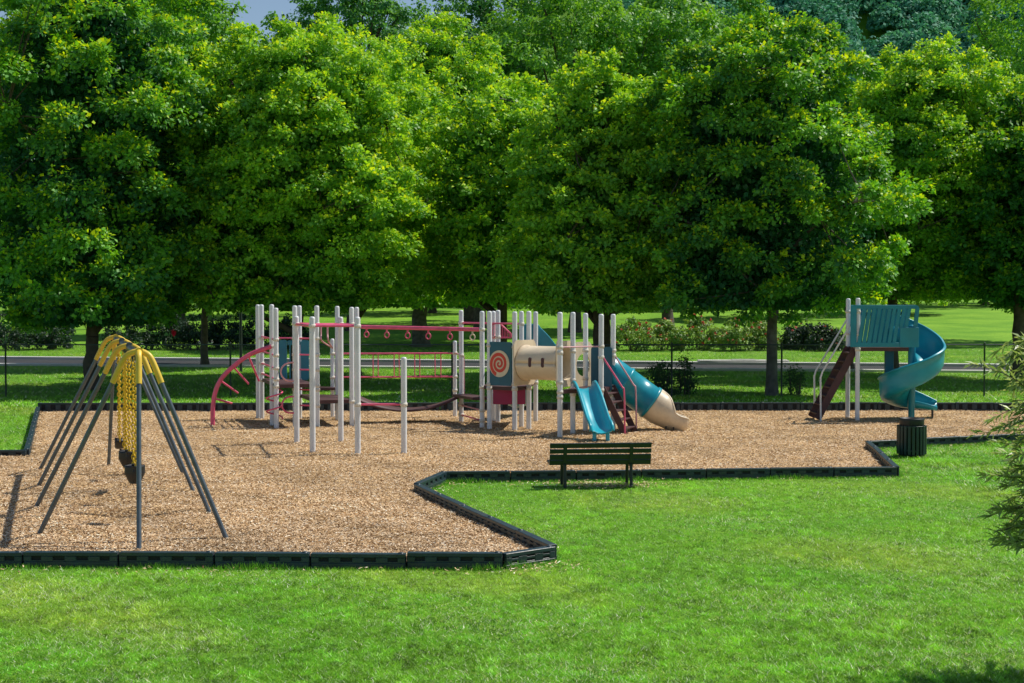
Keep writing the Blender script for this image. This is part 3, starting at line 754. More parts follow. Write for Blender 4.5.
    # front slide
    a = Vector((X(583, 34.75), 34.75, 1.17)); e = Vector((X(602, 32.9), 32.9, 0.30)); dv = (e - a); dh = Vector((dv.x, dv.y, 0))
    def along(t, z): return Vector((a.x, a.y, z)) + dh * t
    sl1, _ = trough([along(0.0, 1.17), along(0.12, 1.15), along(0.3, 0.97), along(0.5, 0.72), along(0.68, 0.49), along(0.82, 0.35), along(0.93, 0.30), along(1.0, 0.27)], 0.24, [(0, 0.16), (0.1, 0.20), (0.3, 0.24), (0.8, 0.24), (0.93, 0.17), (1, 0.07)], 'front_slide', 'cyan')
    ft = MB()
    for s in (-0.15, 0.15): ft.box(along(0.97, 0.13) + Vector((s, 0.05, 0)), (0.09, 0.12, 0.28))
    fo = ft.build('slide_foot', 'cyan'); fo.parent = sl1
    # back slide behind the left tower with its tall hood side
    Db = Q['m8'].y
    a = Vector((X(516, Db), Db + 0.35, 1.14)); dh = Vector((0.05, 1.9, 0))
    trough([along(-0.1, 1.14), along(0.1, 1.13), along(0.3, 0.95), along(0.5, 0.70), along(0.75, 0.40), along(0.9, 0.30), along(1.0, 0.28)], 0.27, [(0, 0.3), (0.2, 0.3), (0.3, 0.2), (1, 0.1)], 'back_slide', 'teal')
    hp_ = [P(520, 325.5, Db + 0.1), P(536, 325, Db + 0.1), P(540, 328.5, Db + 0.1), P(548, 336.5, Db + 0.1), P(555.5, 346.5, Db + 0.1), P(556.5, 352, Db + 0.1), P(520, 352, Db + 0.1)]
    hm = MB(); nn = len(hp_); hm.add(hp_, [list(range(nn))]); hm.build('slide_hood', 'teal', root, solid=0.05)
    rim = MB(); rim.tube(smooth_path(hp_[0:6], 5), 0.03, 8); rim.build('hood_rim', 'teal', root)
    # tube slide
    c0, c1 = P(606.5, 370, 36.1), P(651.5, 403, 36.1); r_t = 0.40
    ta2 = (c1 - c0).normalized(); tt = MB(); LL = (c1 - c0).length
    def ring2(c, t, r, a0=0.0, a1=2 * math.pi, n=28):
        sd = t.cross(up).normalized(); u2 = sd.cross(t)
        return [c + sd * (r * math.sin(a0 + (a1 - a0) * k / n)) + u2 * (r * math.cos(a0 + (a1 - a0) * k / n)) for k in range(n + 1)]
    prof = [(0, 1), (0.36, 1), (0.365, 1.07), (0.40, 1.07), (0.405, 1), (0.95, 1), (0.955, 1.08), (1.0, 1.08)]
    first = [Vector((c0.x - 0.35, c0.y, c0.z + 0.06))]
    rg = [ring2(c0 - Vector((0.06, 0, -0.01)), Vector((1, 0, -0.35)).normalized(), r_t)]
    rg += [ring2(c0 + ta2 * (LL * s), ta2, r_t * q) for s, q in prof]
    tt.sweep(rg); tb = tt.build('tube_slide', 'mid', root, solid=0.025)
    ex = []; path = smooth_path([c1, c1 + ta2 * 0.22, P(667, 413.5, 36.1), P(677, 419, 36.1), P(687.5, 420.5, 36.1)], 6)
    for i, p in enumerate(path):
        t = (path[min(i + 1, len(path) - 1)] - path[max(i - 1, 0)]).normalized(); f = i / (len(path) - 1)
        op = np.interp(f, [0, 0.15, 0.38, 0.62, 1], [0.02, 0.10, 0.50, 1.30, 1.36]); rr = np.interp(f, [0, 0.3, 0.6, 0.86, 0.95, 1], [0.405, 0.405, 0.36, 0.325, 0.27, 0.15])
        q = p + Vector((0, 0, np.interp(f, [0, 0.5, 1], [0, 0.02, 0.0])))
        ex.append(ring2(q, t, rr, op, 2 * math.pi - op))
    em = MB(); em.sweep(ex); eo = em.build('slide_exit', 'beige', root, solid=0.03)
    rimA = MB(); rimA.tube([r[0] for r in ex], 0.03, 8); rimA.tube([r[-1] for r in ex], 0.03, 8); rimA.tube(ex[-1], 0.03, 8)
    ro = rimA.build('exit_rim', 'beige'); ro.parent = eo
    sf = MB()
    for px in (666, 673.5): sf.tube([P(px, 424, 36.0), G(px, 432, MZ) + Vector((0, 0, -0.05))], 0.022, 8)
    sfo = sf.build('slide_foot', 'iron'); sfo.parent = eo
    # entry wall of the tube slide
    panel_px(591, 347, 600, 389, 35.95, 'tealdark', 'entry_wall'); panel_px(602, 347, 612, 391, 35.66, 'tealdark', 'entry_wall')
    # ---- ladder stair on the right
    n4, n5 = Q['n4'], Q['n5']; wv = (n5 - n4); out_ = Vector((0.56, -0.20, 0))
    st = bpy.data.objects.new('ladder_stair', None); col.objects.link(st); st.parent = root
    st.location = Vector((n4.x, n4.y, 0)) - Vector(root.location)
    def stp(mb, name, m):
        o_ = mb.build(name, m); o_.parent = st; o_.matrix_parent_inverse = Matrix.Translation(-Vector((n4.x, n4.y, 0))); return o_
    for s in (0.08, 0.92):
        q = n4 + wv * s; mb = MB(); mb.beam(Vector((q.x, q.y, 1.18)), Vector((q.x, q.y, 0.03)) + out_, 0.035, 0.16, wv.normalized().cross(Vector((out_.x, out_.y, -1.1))).normalized()); stp(mb, 'stringer', 'brown')
    for i in range(5):
        t = (i + 0.6) / 5.4; q = n4 + wv * 0.5 + out_ * t; mb = MB(); mb.beam(Vector((q.x, q.y, 1.15 - 1.12 * t)) - wv * 0.4, Vector((q.x, q.y, 1.15 - 1.12 * t)) + wv * 0.4, 0.19, 0.035); stp(mb, 'step', 'brown')
    for s, m in ((0.0, 'pink'), (1.0, 'palepink')):
        q = n4 + wv * s; b0 = Vector((q.x, q.y, 1.92)) + out_ * 0.08; b1 = Vector((q.x, q.y, 1.15)) + out_ * 0.95; b2 = Vector((q.x, q.y, MZ - 0.02)) + out_ * 1.0
        mb = MB(); mb.tube([b0] + smooth_path([b0.lerp(b1, 0.15), b0.lerp(b1, 0.88), b1 + Vector((0.01, 0, -0.08)), b2], 5), 0.021, 8); stp(mb, 'handrail', m)
        clamp('n4' if s == 0 else 'n5', 1.92)
    # ---- posts with caps and clamps
    for k, q in Q.items():
        mb = MB(); T = TOP[k]; r = 0.062 if k not in ('s', 'm1s') else 0.056
        mb.lathe([(r, -0.05), (r, T - 0.05), (r * 0.93, T - 0.022), (r * 0.7, T - 0.006), (0.001, T)], (q.x, q.y, 0), 16)
        po = mb.build('post', 'post', root)
        zs = sorted(set(round(z, 2) for z in cz.get(k, []) if z < T - 0.03)); last = -1
        for z in zs:
            if z - last < 0.09: continue
            last = z; cm = MB()
            cm.lathe([(r + 0.001, z - 0.04), (r + 0.014, z - 0.034), (r + 0.014, z + 0.034), (r + 0.001, z + 0.04)], (q.x, q.y, 0), 14)
            cm.box((q.x + 0.0, q.y - r - 0.016, z), (0.05, 0.03, 0.045))
            c = cm.build('clamp', 'clamp'); c.parent = po
    # sub-parts were built in world coordinates under parts that sit at the root's origin shift
    for o in root.children_recursive:
        if o.parent is not root and o.parent is not st: o.matrix_parent_inverse = Matrix.Identity(4) if False else (Matrix.Translation(-Vector(root.location)).inverted() @ Matrix.Translation(-Vector(root.location)))
play()

# ------------------------------------------------------------------ spiral slide unit
def spiral():
    c = P(911.3, 418, 39.4); c.z = MZ
    root = empty('spiral_slide', (c.x, c.y, 0), 'teal spiral slide with barred platform wall, white posts and brown stair', 'spiral slide')
    up = Vector((0, 0, 1))
    A, B = G(847.5, 417.8, MZ), G(857.2, 421, MZ)                      # back, front posts
    zd = 2.03
    for q, ty in ((A, 298.4), (B, 298)):
        T = Zp(ty, q.y); mb = MB(); r = 0.062
        mb.lathe([(r, -0.05), (r, T - 0.05), (r * 0.93, T - 0.022), (r * 0.7, T - 0.006), (0.001, T)], (q.x, q.y, 0), 16); po = mb.build('post', 'post', root)
        for z in (zd - 0.05, zd + 0.35, zd + 0.95):
            cm = MB(); cm.lathe([(r + .001, z - 0.04), (r + 0.014, z - 0.034), (r + 0.014, z + 0.034), (r + .001, z + 0.04)], (q.x, q.y, 0), 14)
            cc = cm.build('clamp', 'clamp'); cc.parent = po
    xr = X(893, 39.3)
    mb = MB(); mb.prism([(B.x, B.y + 0.03), (xr + 0.3, B.y + 0.03), (xr + 0.3, A.y), (A.x, A.y)], zd - 0.10, zd); mb.build('deck', 'brown', root)
    # barred wall (front) : frame strips around slanted slots
    def wall(Y, name, x0, x1, zt, zb):
        mb = MB(); t = 0.05
        def bx(xa, xb, za, zb_, tt=t): mb.box(((xa + xb) / 2, Y, (za + zb_) / 2), (xb - xa, tt, zb_ - za))
        bx(x0, x1 - 0.10, zt - 0.10, zt); bx(x0, x1 - 0.42, zb, zb + 0.12)
        bx(x0, x0 + 0.16, zb + 0.10, zt - 0.08, t - 0.006)
        mb.plate((x1 - 0.10, Y, zt - 0.10), (1, 0, 0), (0, 0, 1), [(0, 0.10), (0, 0.0), (-0.06, -0.52), (0.05, -0.52), (0.10, 0.0), (0.085, 0.05), (0.05, 0.085)], t)
        n = 10
        for i in range(n):
            xa = x0 + 0.22 + i * (x1 - x0 - 0.50) / n
            za, zc = zb + 0.08, zt - 0.06
            if i > n - 3: za = zb + 0.5
            mb.beam((xa + 0.10 * (za - zb) , Y, za), (xa + 0.16, Y, zc), t - 0.012, 0.095, Vector((1, 0, 0)))
        mb.box((x1 - 0.27, Y - 0.035, zb + 0.26), (0.50, 0.05, 0.53))
        return mb.build(name, 'teal', root)
    wall(B.y - 0.075, 'barred_wall', X(850, B.y), X(918.5, B.y), Zp(305, B.y), Zp(347, B.y))
    wall(A.y + 0.06, 'barred_wall', X(848, A.y), X(908, A.y), Zp(306, A.y), Zp(347.5, A.y))
    # support column under the deck
    mb = MB(); mb.box((X(889.5, 39.78), 39.78, zd - 0.1 - 0.42), (0.24, 0.10, 0.83)); mb.build('hanging_panel', 'tealdark', root)
    # centre pole
    mb = MB(); mb.lathe([(0.085, -0.05), (0.085, 0.35), (0.10, 0.36), (0.10, 2.58), (0.07, 2.62), (0.001, 2.63)], (c.x, c.y, 0), 18); mb.build('centre_pole', 'teal', root)
    # spiral trough
    pts = []; rin, rout = 0.11, 0.84
    NS = 64
    rgs = []
    def ring(ctr, sd, zbed, hin, hout):
        prof = [(rin, hin), (rin + 0.015, hin * 0.5), (rin + 0.05, 0.03), (rin + 0.15, 0), ((rin + rout) / 2, -0.02), (rout - 0.16, 0.0), (rout - 0.06, 0.04), (rout - 0.015, 0.14), (rout, hout * 0.6), (rout + 0.005, hout), (rout + 0.035, hout + 0.005), (rout + 0.045, hout - 0.03)]
        return [ctr + sd * r + up * (zbed + h) for r, h in prof]
    for i in range(5):                                                  # entry, straight, from the deck
        t = i / 4; rgs.append(ring(Vector((c.x - 0.55 + 0.52 * t, c.y, 0)), Vector((0, 1, 0)), 2.04 - 0.06 * t, 0.55, 0.85))
    for i in range(NS + 1):
        t = i / NS; a = R(90 - 375 * t)
        z = float(np.interp(t, [0, 0.22, 0.45, 0.7, 0.9, 1], [1.97, 1.62, 1.08, 0.62, 0.38, 0.35]))
        ho = float(np.interp(t, [0, 0.1, 0.24, 0.4, 0.8, 1], [0.86, 0.76, 0.56, 0.64, 0.62, 0.46])); hi = float(np.interp(t, [0, 0.15, 0.9, 1], [0.5, 0.12, 0.14, 0.22]))
        rgs.append(ring(Vector((c.x, c.y, 0)), Vector((math.cos(a), math.sin(a), 0)), z, hi, ho))
    a = R(90 - 375); tx = Vector((math.sin(a), -math.cos(a), 0))
    for i in range(1, 5):
        t = i / 4; rgs.append(ring(Vector((c.x, c.y, 0)) + tx * (0.68 * t), Vector((math.cos(a), math.sin(a), 0)), 0.35 - 0.05 * t ** 2, 0.22 - 0.12 * t, 0.46 - 0.26 * t))
    mb = MB(); mb.sweep(rgs); tr = mb.build('spiral_trough', 'mid', root, solid=0.035)
    rim = MB(); rim.tube([r[9] for r in rgs], 0.026, 8); ro = rim.build('trough_rim', 'mid'); ro.parent = tr
    e = rgs[-1]; ft = MB()
    for j in (3, 7): ft.tube([e[j] - tx * 0.12, Vector((e[j].x, e[j].y, -0.03)) - tx * 0.12], 0.025, 8)
    fo = ft.build('slide_foot', 'iron'); fo.parent = tr
    # stair going left
    top = Vector((A.x, 0, zd)); xb = X(814, 39.4)
    ya, yb = A.y - 0.12, B.y + 0.12
    for y in (ya, yb):
        mb = MB(); mb.beam((A.x - 0.02, y, zd - 0.02), (xb, y, 0.10), 0.04, 0.19); mb.build('stringer', 'brown', root)
    n = 8
    for i in range(n):
        t = (i + 0.6) / (n + 0.2); mb = MB(); mb.box((A.x + (xb - A.x) * t, (ya + yb) / 2, zd - 0.02 - (zd - 0.12) * t), (0.22, ya - yb - 0.05, 0.04)); mb.build('step', 'brown', root)
    for k, pl in ((A.y, [(846.5, 320), (814, 374), (815, 403)]), (B.y, [(856, 315), (820.3, 375.5), (821, 421)])):
        ps = [P(x, y, k - 0.0) for x, y in pl]; ps[2].z = MZ - 0.05 if k == B.y else 0.35
        ps[2].x = ps[1].x + 0.02
        mb = MB(); mb.tube([ps[0], ps[0].lerp(ps[1], 0.94), ps[1] + Vector((0.005, 0, -0.06)), ps[2]], 0.024, 10); mb.build('handrail', 'railwhite', root)
spiral()

# ------------------------------------------------------------------ bench
def bench():
    L, Rr = G(565.3, 488.7), G(631.6, 487.9)
    d = (Rr - L); d.z = 0; mid = (L + Rr) / 2; ax = d.normalized(); fw = Vector((-ax.y, ax.x, 0)); half = d.length / 2
    root = empty('park_bench', mid, 'dark green slatted park bench standing on the grass with its back to us', 'bench')
    up = Vector((0, 0, 1)); rot = Matrix((ax, fw, up)).transposed()
    full = 1.80; off = ax * 0.045
    def slat(f, z, h, t, tilt, name='back_slat', ln=full):
        mb = MB(); rt = Matrix((ax, (fw * math.cos(tilt) + up * math.sin(tilt)), (up * math.cos(tilt) - fw * math.sin(tilt)))).transposed()
        mb.box(mid + off + fw * f + up * z, (ln, t, h), rt); mb.build(name, 'bench', root)
    for z, h in ((0.752, 0.085), (0.650, 0.075), (0.545, 0.092), (0.452, 0.085)): slat(0.10 - (z - 0.45) * 0.25, z, h, 0.035, 0.25)
    for i in range(5): slat(0.14 + i * 0.085, 0.435 - 0.004 * (4 - i), 0.034, 0.076, 0.0, 'seat_slat', full + 0.0)
    for s in (-1, 1):
        b = mid + ax * (s * half)
        mb = MB(); mb.tube([b + fw * 0.02 + up * -0.03, b + fw * 0.06 + up * 0.40], 0.03, 10); mb.build('leg', 'benchdark', root)
        mb = MB(); mb.tube([b + fw * 0.50 + up * -0.03, b + fw * 0.46 + up * 0.40], 0.03, 10); mb.build('leg', 'benchdark', root)
        mb = MB(); mb.beam(b + fw * 0.03 + up * 0.40, b + fw * 0.52 + up * 0.405, 0.05, 0.035); mb.beam(b + fw * 0.085 + up * 0.38, b + fw * -0.005 + up * 0.79, 0.065, 0.03, fw); mb.build('support', 'benchdark', root)
bench()

# ------------------------------------------------------------------ litter bin
def bin_():
    c = G(911.5, 456.5)
    root = empty('litter_bin', c, 'round dark green slatted litter bin standing on the grass by the border corner', 'litter bin')
    mb = MB(); mb.lathe([(0.001, 0.04), (0.25, 0.04), (0.255, 0.75), (0.262, 0.80), (0.255, 0.815), (0.235, 0.81), (0.23, 0.72), (0.001, 0.70)], c, 24); mb.build('liner', 'bindark', root)
    mb = MB()
    for z in (0.12, 0.62): mb.lathe([(0.283, z), (0.289, z + 0.003), (0.289, z + 0.037), (0.283, z + 0.04)], c, 28)
    mb.build('hoop', 'bin', root)
    for k in range(22):
        a = 2 * math.pi * k / 22; p = Vector((math.cos(a), math.sin(a), 0)); q = Vector((-p.y, p.x, 0))
        rot = Matrix((q, p, Vector((0, 0, 1)))).transposed()
        mb = MB(); mb.box(c + p * 0.299 + Vector((0, 0, 0.36)), (0.058, 0.016, 0.60), rot)
        mb.build('slat', 'bin', root)
    mb = MB(); mb.lathe([(0.001, 0.065), (0.27, 0.06), (0.27, 0.03), (0.001, 0.02)], c, 20); mb.lathe([(0.06, 0.03), (0.06, -0.04)], c, 12); mb.build('base', 'bindark', root)
bin_()

# ------------------------------------------------------------------ chain link fence
def fence():
    Y = 49.3; H = 1.78; xs = [X(px, Y) for px in (-105, 5, 118, 230, 341, 452, 562, 672, 782, 887, 985, 1090)]
    root = empty('chain_link_fence', (xs[0], Y, 0), 'dark chain link fence running behind the playground in front of the road', 'fence')
    for x in xs:
        mb = MB(); mb.lathe([(0.032, -0.05), (0.032, H + 0.03), (0.04, H + 0.035), (0.03, H + 0.07), (0.001, H + 0.085)], (x, Y, 0), 10); mb.build('fence_post', 'fence', root)
    mb = MB(); mb.tube([(xs[0], Y, H), (xs[-1], Y, H)], 0.022, 8); mb.build('top_rail', 'fence', root)
    mb = MB(); W = xs[-1] - xs[0]; st = 0.075; n = int(W / st); hw = 0.0028; y = Y - 0.04
    for s in (-1, 1):
        for i in range(-24, n + 24):
            xa = xs[0] + i * st; xb = xa + s * (H - 0.04)
            za, zb = 0.03, H - 0.01
            if min(xa, xb) < xs[0] or max(xa, xb) > xs[-1]: continue
            mb.add([(xa - hw, y + s * .002, za), (xa + hw, y + s * .002, za), (xb + hw, y + s * .002, zb), (xb - hw, y + s * .002, zb)], [[0, 1, 2, 3]])
    mb.build('wire_mesh', 'fence', root)
fence()

# ------------------------------------------------------------------ foliage
def leaf_quads(g, c, dirs, nrm, size, aspect=0.72):
    n = len(c); dirs = dirs / np.linalg.norm(dirs, axis=1, keepdims=True)
    s = np.cross(dirs, nrm); s /= (np.linalg.norm(s, axis=1, keepdims=True) + 1e-9); nn = np.cross(s, dirs)
    L = size[:, None]; W = L * aspect / 2
    b = c - dirs * L * 0.45; t = c + dirs * L * 0.55; m = c - dirs * L * 0.02
    return np.stack([b, m + s * W + nn * L * 0.10, t, m - s * W + nn * L * 0.10], 1).reshape(-1, 3)

def crown_leaves(g, base, cz, zr, rad, prof, ncl, nleaf, lsize, clr, cols, lobes=0.2, inner=0.25, droop=0.35, flat=0.6, hollow=0.55):
    """clumps of leaves in an uneven envelope; returns verts, colors and clump centres"""
    z0, z1 = zr; pa = g.random(6) * 6.28
    def env(a, t):
        r = np.interp(t, prof[0], prof[1])
        l = np.sin(3 * a + pa[0] + 4 * t) * 0.5 + np.sin(5 * a + pa[1] - 7 * t) * 0.35 + np.sin(2 * a + pa[2] + 9 * t) * 0.4 + np.sin(8 * a + pa[3] + 13 * t) * 0.25
        return rad * r * (1 + lobes * l)
    t = g.beta(1.15, 1.15, ncl); a = g.random(ncl) * 2 * np.pi
    k = np.interp(t, prof[0], prof[1]); keep = g.random(ncl) < (0.25 + 0.75 * k / k.max()); t, a = t[keep], a[keep]; m = len(t)
    sh = np.where(g.random(m) < inner, g.uniform(0.15, 0.75, m), g.uniform(0.74, 1.10, m))
    sh = np.where(t > 0.93, g.uniform(0, 1, m), sh)
    rr = env(a, t) * sh
    C = np.stack([base[0] + rr * np.cos(a), base[1] + rr * np.sin(a), z0 + (z1 - z0) * t + g.normal(0, 0.15, m)], 1)
    out = np.stack([np.cos(a), np.sin(a), np.zeros(m)], 1)
    cs = clr * g.uniform(0.6, 1.35, m) * (0.7 + 0.3 * np.interp(t, [0, .5, 1], [1, 1, .7]))
    cy = g.random(m) ** 1.5; rep = np.repeat(np.arange(m), nleaf); n = len(rep)
    u = g.normal(size=(n, 3)); u /= np.linalg.norm(u, axis=1, keepdims=True); u *= (g.random(n) ** (1 / 2.2))[:, None]
    off = u * cs[rep][:, None] * np.array([1.0, 1.0, flat])
    hr = np.linalg.norm(off[:, :2], axis=1); off[:, 2] -= droop * hr * hr / (cs[rep] + 1e-6)     # clump edges hang down
    p = C[rep] + off
    dirs = off * 0.8 / (cs[rep][:, None]) + out[rep] * 0.45 + g.normal(0, 0.45, (n, 3)); dirs[:, 2] -= 0.45
    nrm = np.array([0, 0, 0.40]) + out[rep] * 0.5 + g.normal(0, 0.34, (n, 3)) + u / (np.linalg.norm(u, axis=1, keepdims=True) + 1e-6) * 1.0
    V = leaf_quads(g, p, dirs, nrm, lsize * g.uniform(0.65, 1.3, n))
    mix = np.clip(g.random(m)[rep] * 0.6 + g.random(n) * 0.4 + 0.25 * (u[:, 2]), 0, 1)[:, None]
    c0, c1 = np.array(cols[0]), np.array(cols[1])
    col_ = (c0 * (1 - mix) + c1 * mix) * g.uniform(0.75, 1.2, (n, 1))
    if len(cols) > 2:                                                       # yellow painted on outer top leaves to stand for sunlight
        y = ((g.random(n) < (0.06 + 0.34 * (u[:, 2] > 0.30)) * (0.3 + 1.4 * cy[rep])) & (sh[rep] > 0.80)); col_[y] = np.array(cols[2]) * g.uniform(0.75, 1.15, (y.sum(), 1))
    return V, col_, C, sh

def crown_masses(g, base, zr, rad, prof, mass_r, gap, nsub, sub_r, nleaf, lsize, cols, lobes=0.13, fill=0.5, tall=0.8):
    """big masses on an uneven envelope, each made of small leaf tufts, with dark gaps between and thinner leaves inside"""
    z0, z1 = zr; pa = g.random(6) * 6.28
    def env(a, t):
        l = np.sin(3 * a + pa[0] + 4 * t) * 0.5 + np.sin(5 * a + pa[1] - 7 * t) * 0.35 + np.sin(2 * a + pa[2] + 9 * t) * 0.4
        return rad * np.interp(t, prof[0], prof[1]) * (1 + lobes * l)
    acc = []
    for _ in range(2600):
        t, a = g.random(), g.random() * 2 * np.pi
        k = np.interp(t, prof[0], prof[1])
        if g.random() > 0.25 + 0.75 * k: continue
        r = max(0.0, env(a, t) - mass_r * 0.75) * g.uniform(0.86, 1.10)
        if t > 0.94: r *= g.random()
        p = np.array([base[0] + r * np.cos(a), base[1] + r * np.sin(a), z0 + mass_r * 0.5 + (z1 - z0 - mass_r) * t])
        if all(((p - q[0]) ** 2).sum() > gap * gap for q in acc): acc.append((p, np.array([np.cos(a) * .9, np.sin(a) * .9, 0.25 + 0.5 * (t > .8)])))
    core = len(acc)
    for _ in range(int(core * 0.55)):                                    # small sprays that break the outline
        t, a = g.uniform(0.12, 1.0), g.random() * 2 * np.pi; r = env(a, t) * g.uniform(0.96, 1.13)
        acc.append((np.array([base[0] + r * np.cos(a), base[1] + r * np.sin(a), z0 + mass_r * .5 + (z1 - z0 - mass_r * .4) * t + g.uniform(0, .25) * mass_r]), np.array([np.cos(a) * .8, np.sin(a) * .8, 0.6])))
    m = len(acc); Cm = np.array([q[0] for q in acc]); Om = np.array([q[1] for q in acc])
    mr = mass_r * np.where(np.arange(m) < core, g.uniform(0.55, 1.40, m), g.uniform(0.30, 0.60, m)); tone = g.uniform(0.0, 1.0, m)
    rs = np.repeat(np.arange(m), np.where(np.arange(m) < core, nsub, max(4, nsub // 3))); ns = len(rs)
    v = g.normal(size=(ns, 3)) + Om[rs] * 0.75; v /= np.linalg.norm(v, axis=1, keepdims=True); v[:, 2] = np.where(v[:, 2] < -0.35, -v[:, 2] * 0.6, v[:, 2])
    S = Cm[rs] + v * (mr[rs] * g.uniform(0.70, 1.06, ns))[:, None] * np.array([1, 1, tall])
    sr = sub_r * g.uniform(0.65, 1.35, ns)
    rl = np.repeat(np.arange(ns), nleaf); n = len(rl)
    u = g.normal(size=(n, 3)); u /= np.linalg.norm(u, axis=1, keepdims=True); q = (g.random(n) ** 0.42)[:, None]
    off = u * q * sr[rl][:, None] * np.array([1.05, 1.05, 0.75]); off[:, 2] -= 0.3 * (off[:, 0] ** 2 + off[:, 1] ** 2) / sr[rl]
    p = S[rl] + off
    vv = v[rl]
    dirs = u * 0.8 + vv * 0.5 + g.normal(0, 0.45, (n, 3)); dirs[:, 2] -= 0.35
    nrm = vv * 0.75 + u * 0.7 + np.array([0, 0, 0.40]) + g.normal(0, 0.36, (n, 3))
    V = leaf_quads(g, p, dirs, nrm, lsize * g.uniform(0.65, 1.35, n))
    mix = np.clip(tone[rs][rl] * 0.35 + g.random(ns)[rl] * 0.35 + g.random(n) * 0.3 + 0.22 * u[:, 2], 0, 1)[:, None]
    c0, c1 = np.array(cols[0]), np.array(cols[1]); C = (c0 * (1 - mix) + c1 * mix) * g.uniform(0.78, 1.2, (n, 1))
    y = g.random(n) < (0.04 + 0.40 * (u[:, 2] > 0.2) * (vv[:, 2] > 0.0)) * (0.25 + 1.3 * g.random(ns)[rl] ** 1.5); C[y] = (np.array(cols[2]) * 0.75 + np.array(cols[1]) * 0.25) * g.uniform(0.75, 1.15, (y.sum(), 1))  # yellow on upward tufts paints sunlit highlights
    # thinner leaves inside close the view; darkest tone paints the inner shade
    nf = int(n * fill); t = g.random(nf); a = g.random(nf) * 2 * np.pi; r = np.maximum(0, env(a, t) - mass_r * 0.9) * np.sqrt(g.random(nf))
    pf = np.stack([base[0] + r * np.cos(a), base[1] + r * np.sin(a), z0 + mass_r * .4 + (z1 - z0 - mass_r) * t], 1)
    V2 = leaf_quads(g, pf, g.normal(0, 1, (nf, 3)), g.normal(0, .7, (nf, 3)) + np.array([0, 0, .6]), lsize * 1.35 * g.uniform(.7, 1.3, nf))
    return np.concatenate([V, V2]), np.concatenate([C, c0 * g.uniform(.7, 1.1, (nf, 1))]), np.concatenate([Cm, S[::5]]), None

def wood(mb, base, htrunk, r, cz_top, centres, g, nl=9, fork=None, lean=0.0, twigs=60, n=8):
    base = Vector(base); bx = base + Vector((0, 0, -0.15))
    tops = base + Vector((lean, 0.1, htrunk))
    wob = lambda q: Vector((g.normal(0, q), g.normal(0, q), 0))
    k = 6; path = [bx] + [base.lerp(tops, i / k) + wob(r * 0.12) for i in range(k + 1)]
    rs = [r * 1.55, r * 1.3] + [r * (1.05 - 0.25 * i / k) for i in range(1, k + 1)]
    mb.tube(path, rs, 12)
    lead_end = Vector((base.x + lean * 1.3, base.y, cz_top - 0.8)); lead = [tops + (lead_end - tops) * (i / 6) + wob(0.12) * (i > 0) for i in range(7)]
    mb.tube(lead, [r * 0.78 * (1 - 0.9 * i / 6) + 0.015 for i in range(7)], 8)
    idx = g.permutation(len(centres)); limbs = []
    for j in idx[:nl]:
        c = Vector(centres[j]); s = tops.lerp(lead_end, float(g.uniform(0.0, 0.5)) if c.z > htrunk + base.z + 1 else 0.0)
        if c.z < s.z: s = tops
        mid = s.lerp(c, 0.5) + Vector((0, 0, 0.10 * (c - s).length)) + wob(0.25)
        pth = smooth_path([s, mid, c], 5); limbs.append(pth)
        mb.tube(pth, [r * 0.5 * (1 - 0.88 * i / (len(pth) - 1)) + 0.012 for i in range(len(pth))], 7)
    allp = [p for l in limbs for p in l[3:]] + lead[1:]
    for j in idx[nl:nl + twigs]:
        c = Vector(centres[j]); s = min(allp, key=lambda p: (p - c).length_squared)
        m2 = s.lerp(c, 0.5) + wob(0.12); mb.tube([s, m2, c], [0.035, 0.022, 0.01], 5, caps=False)

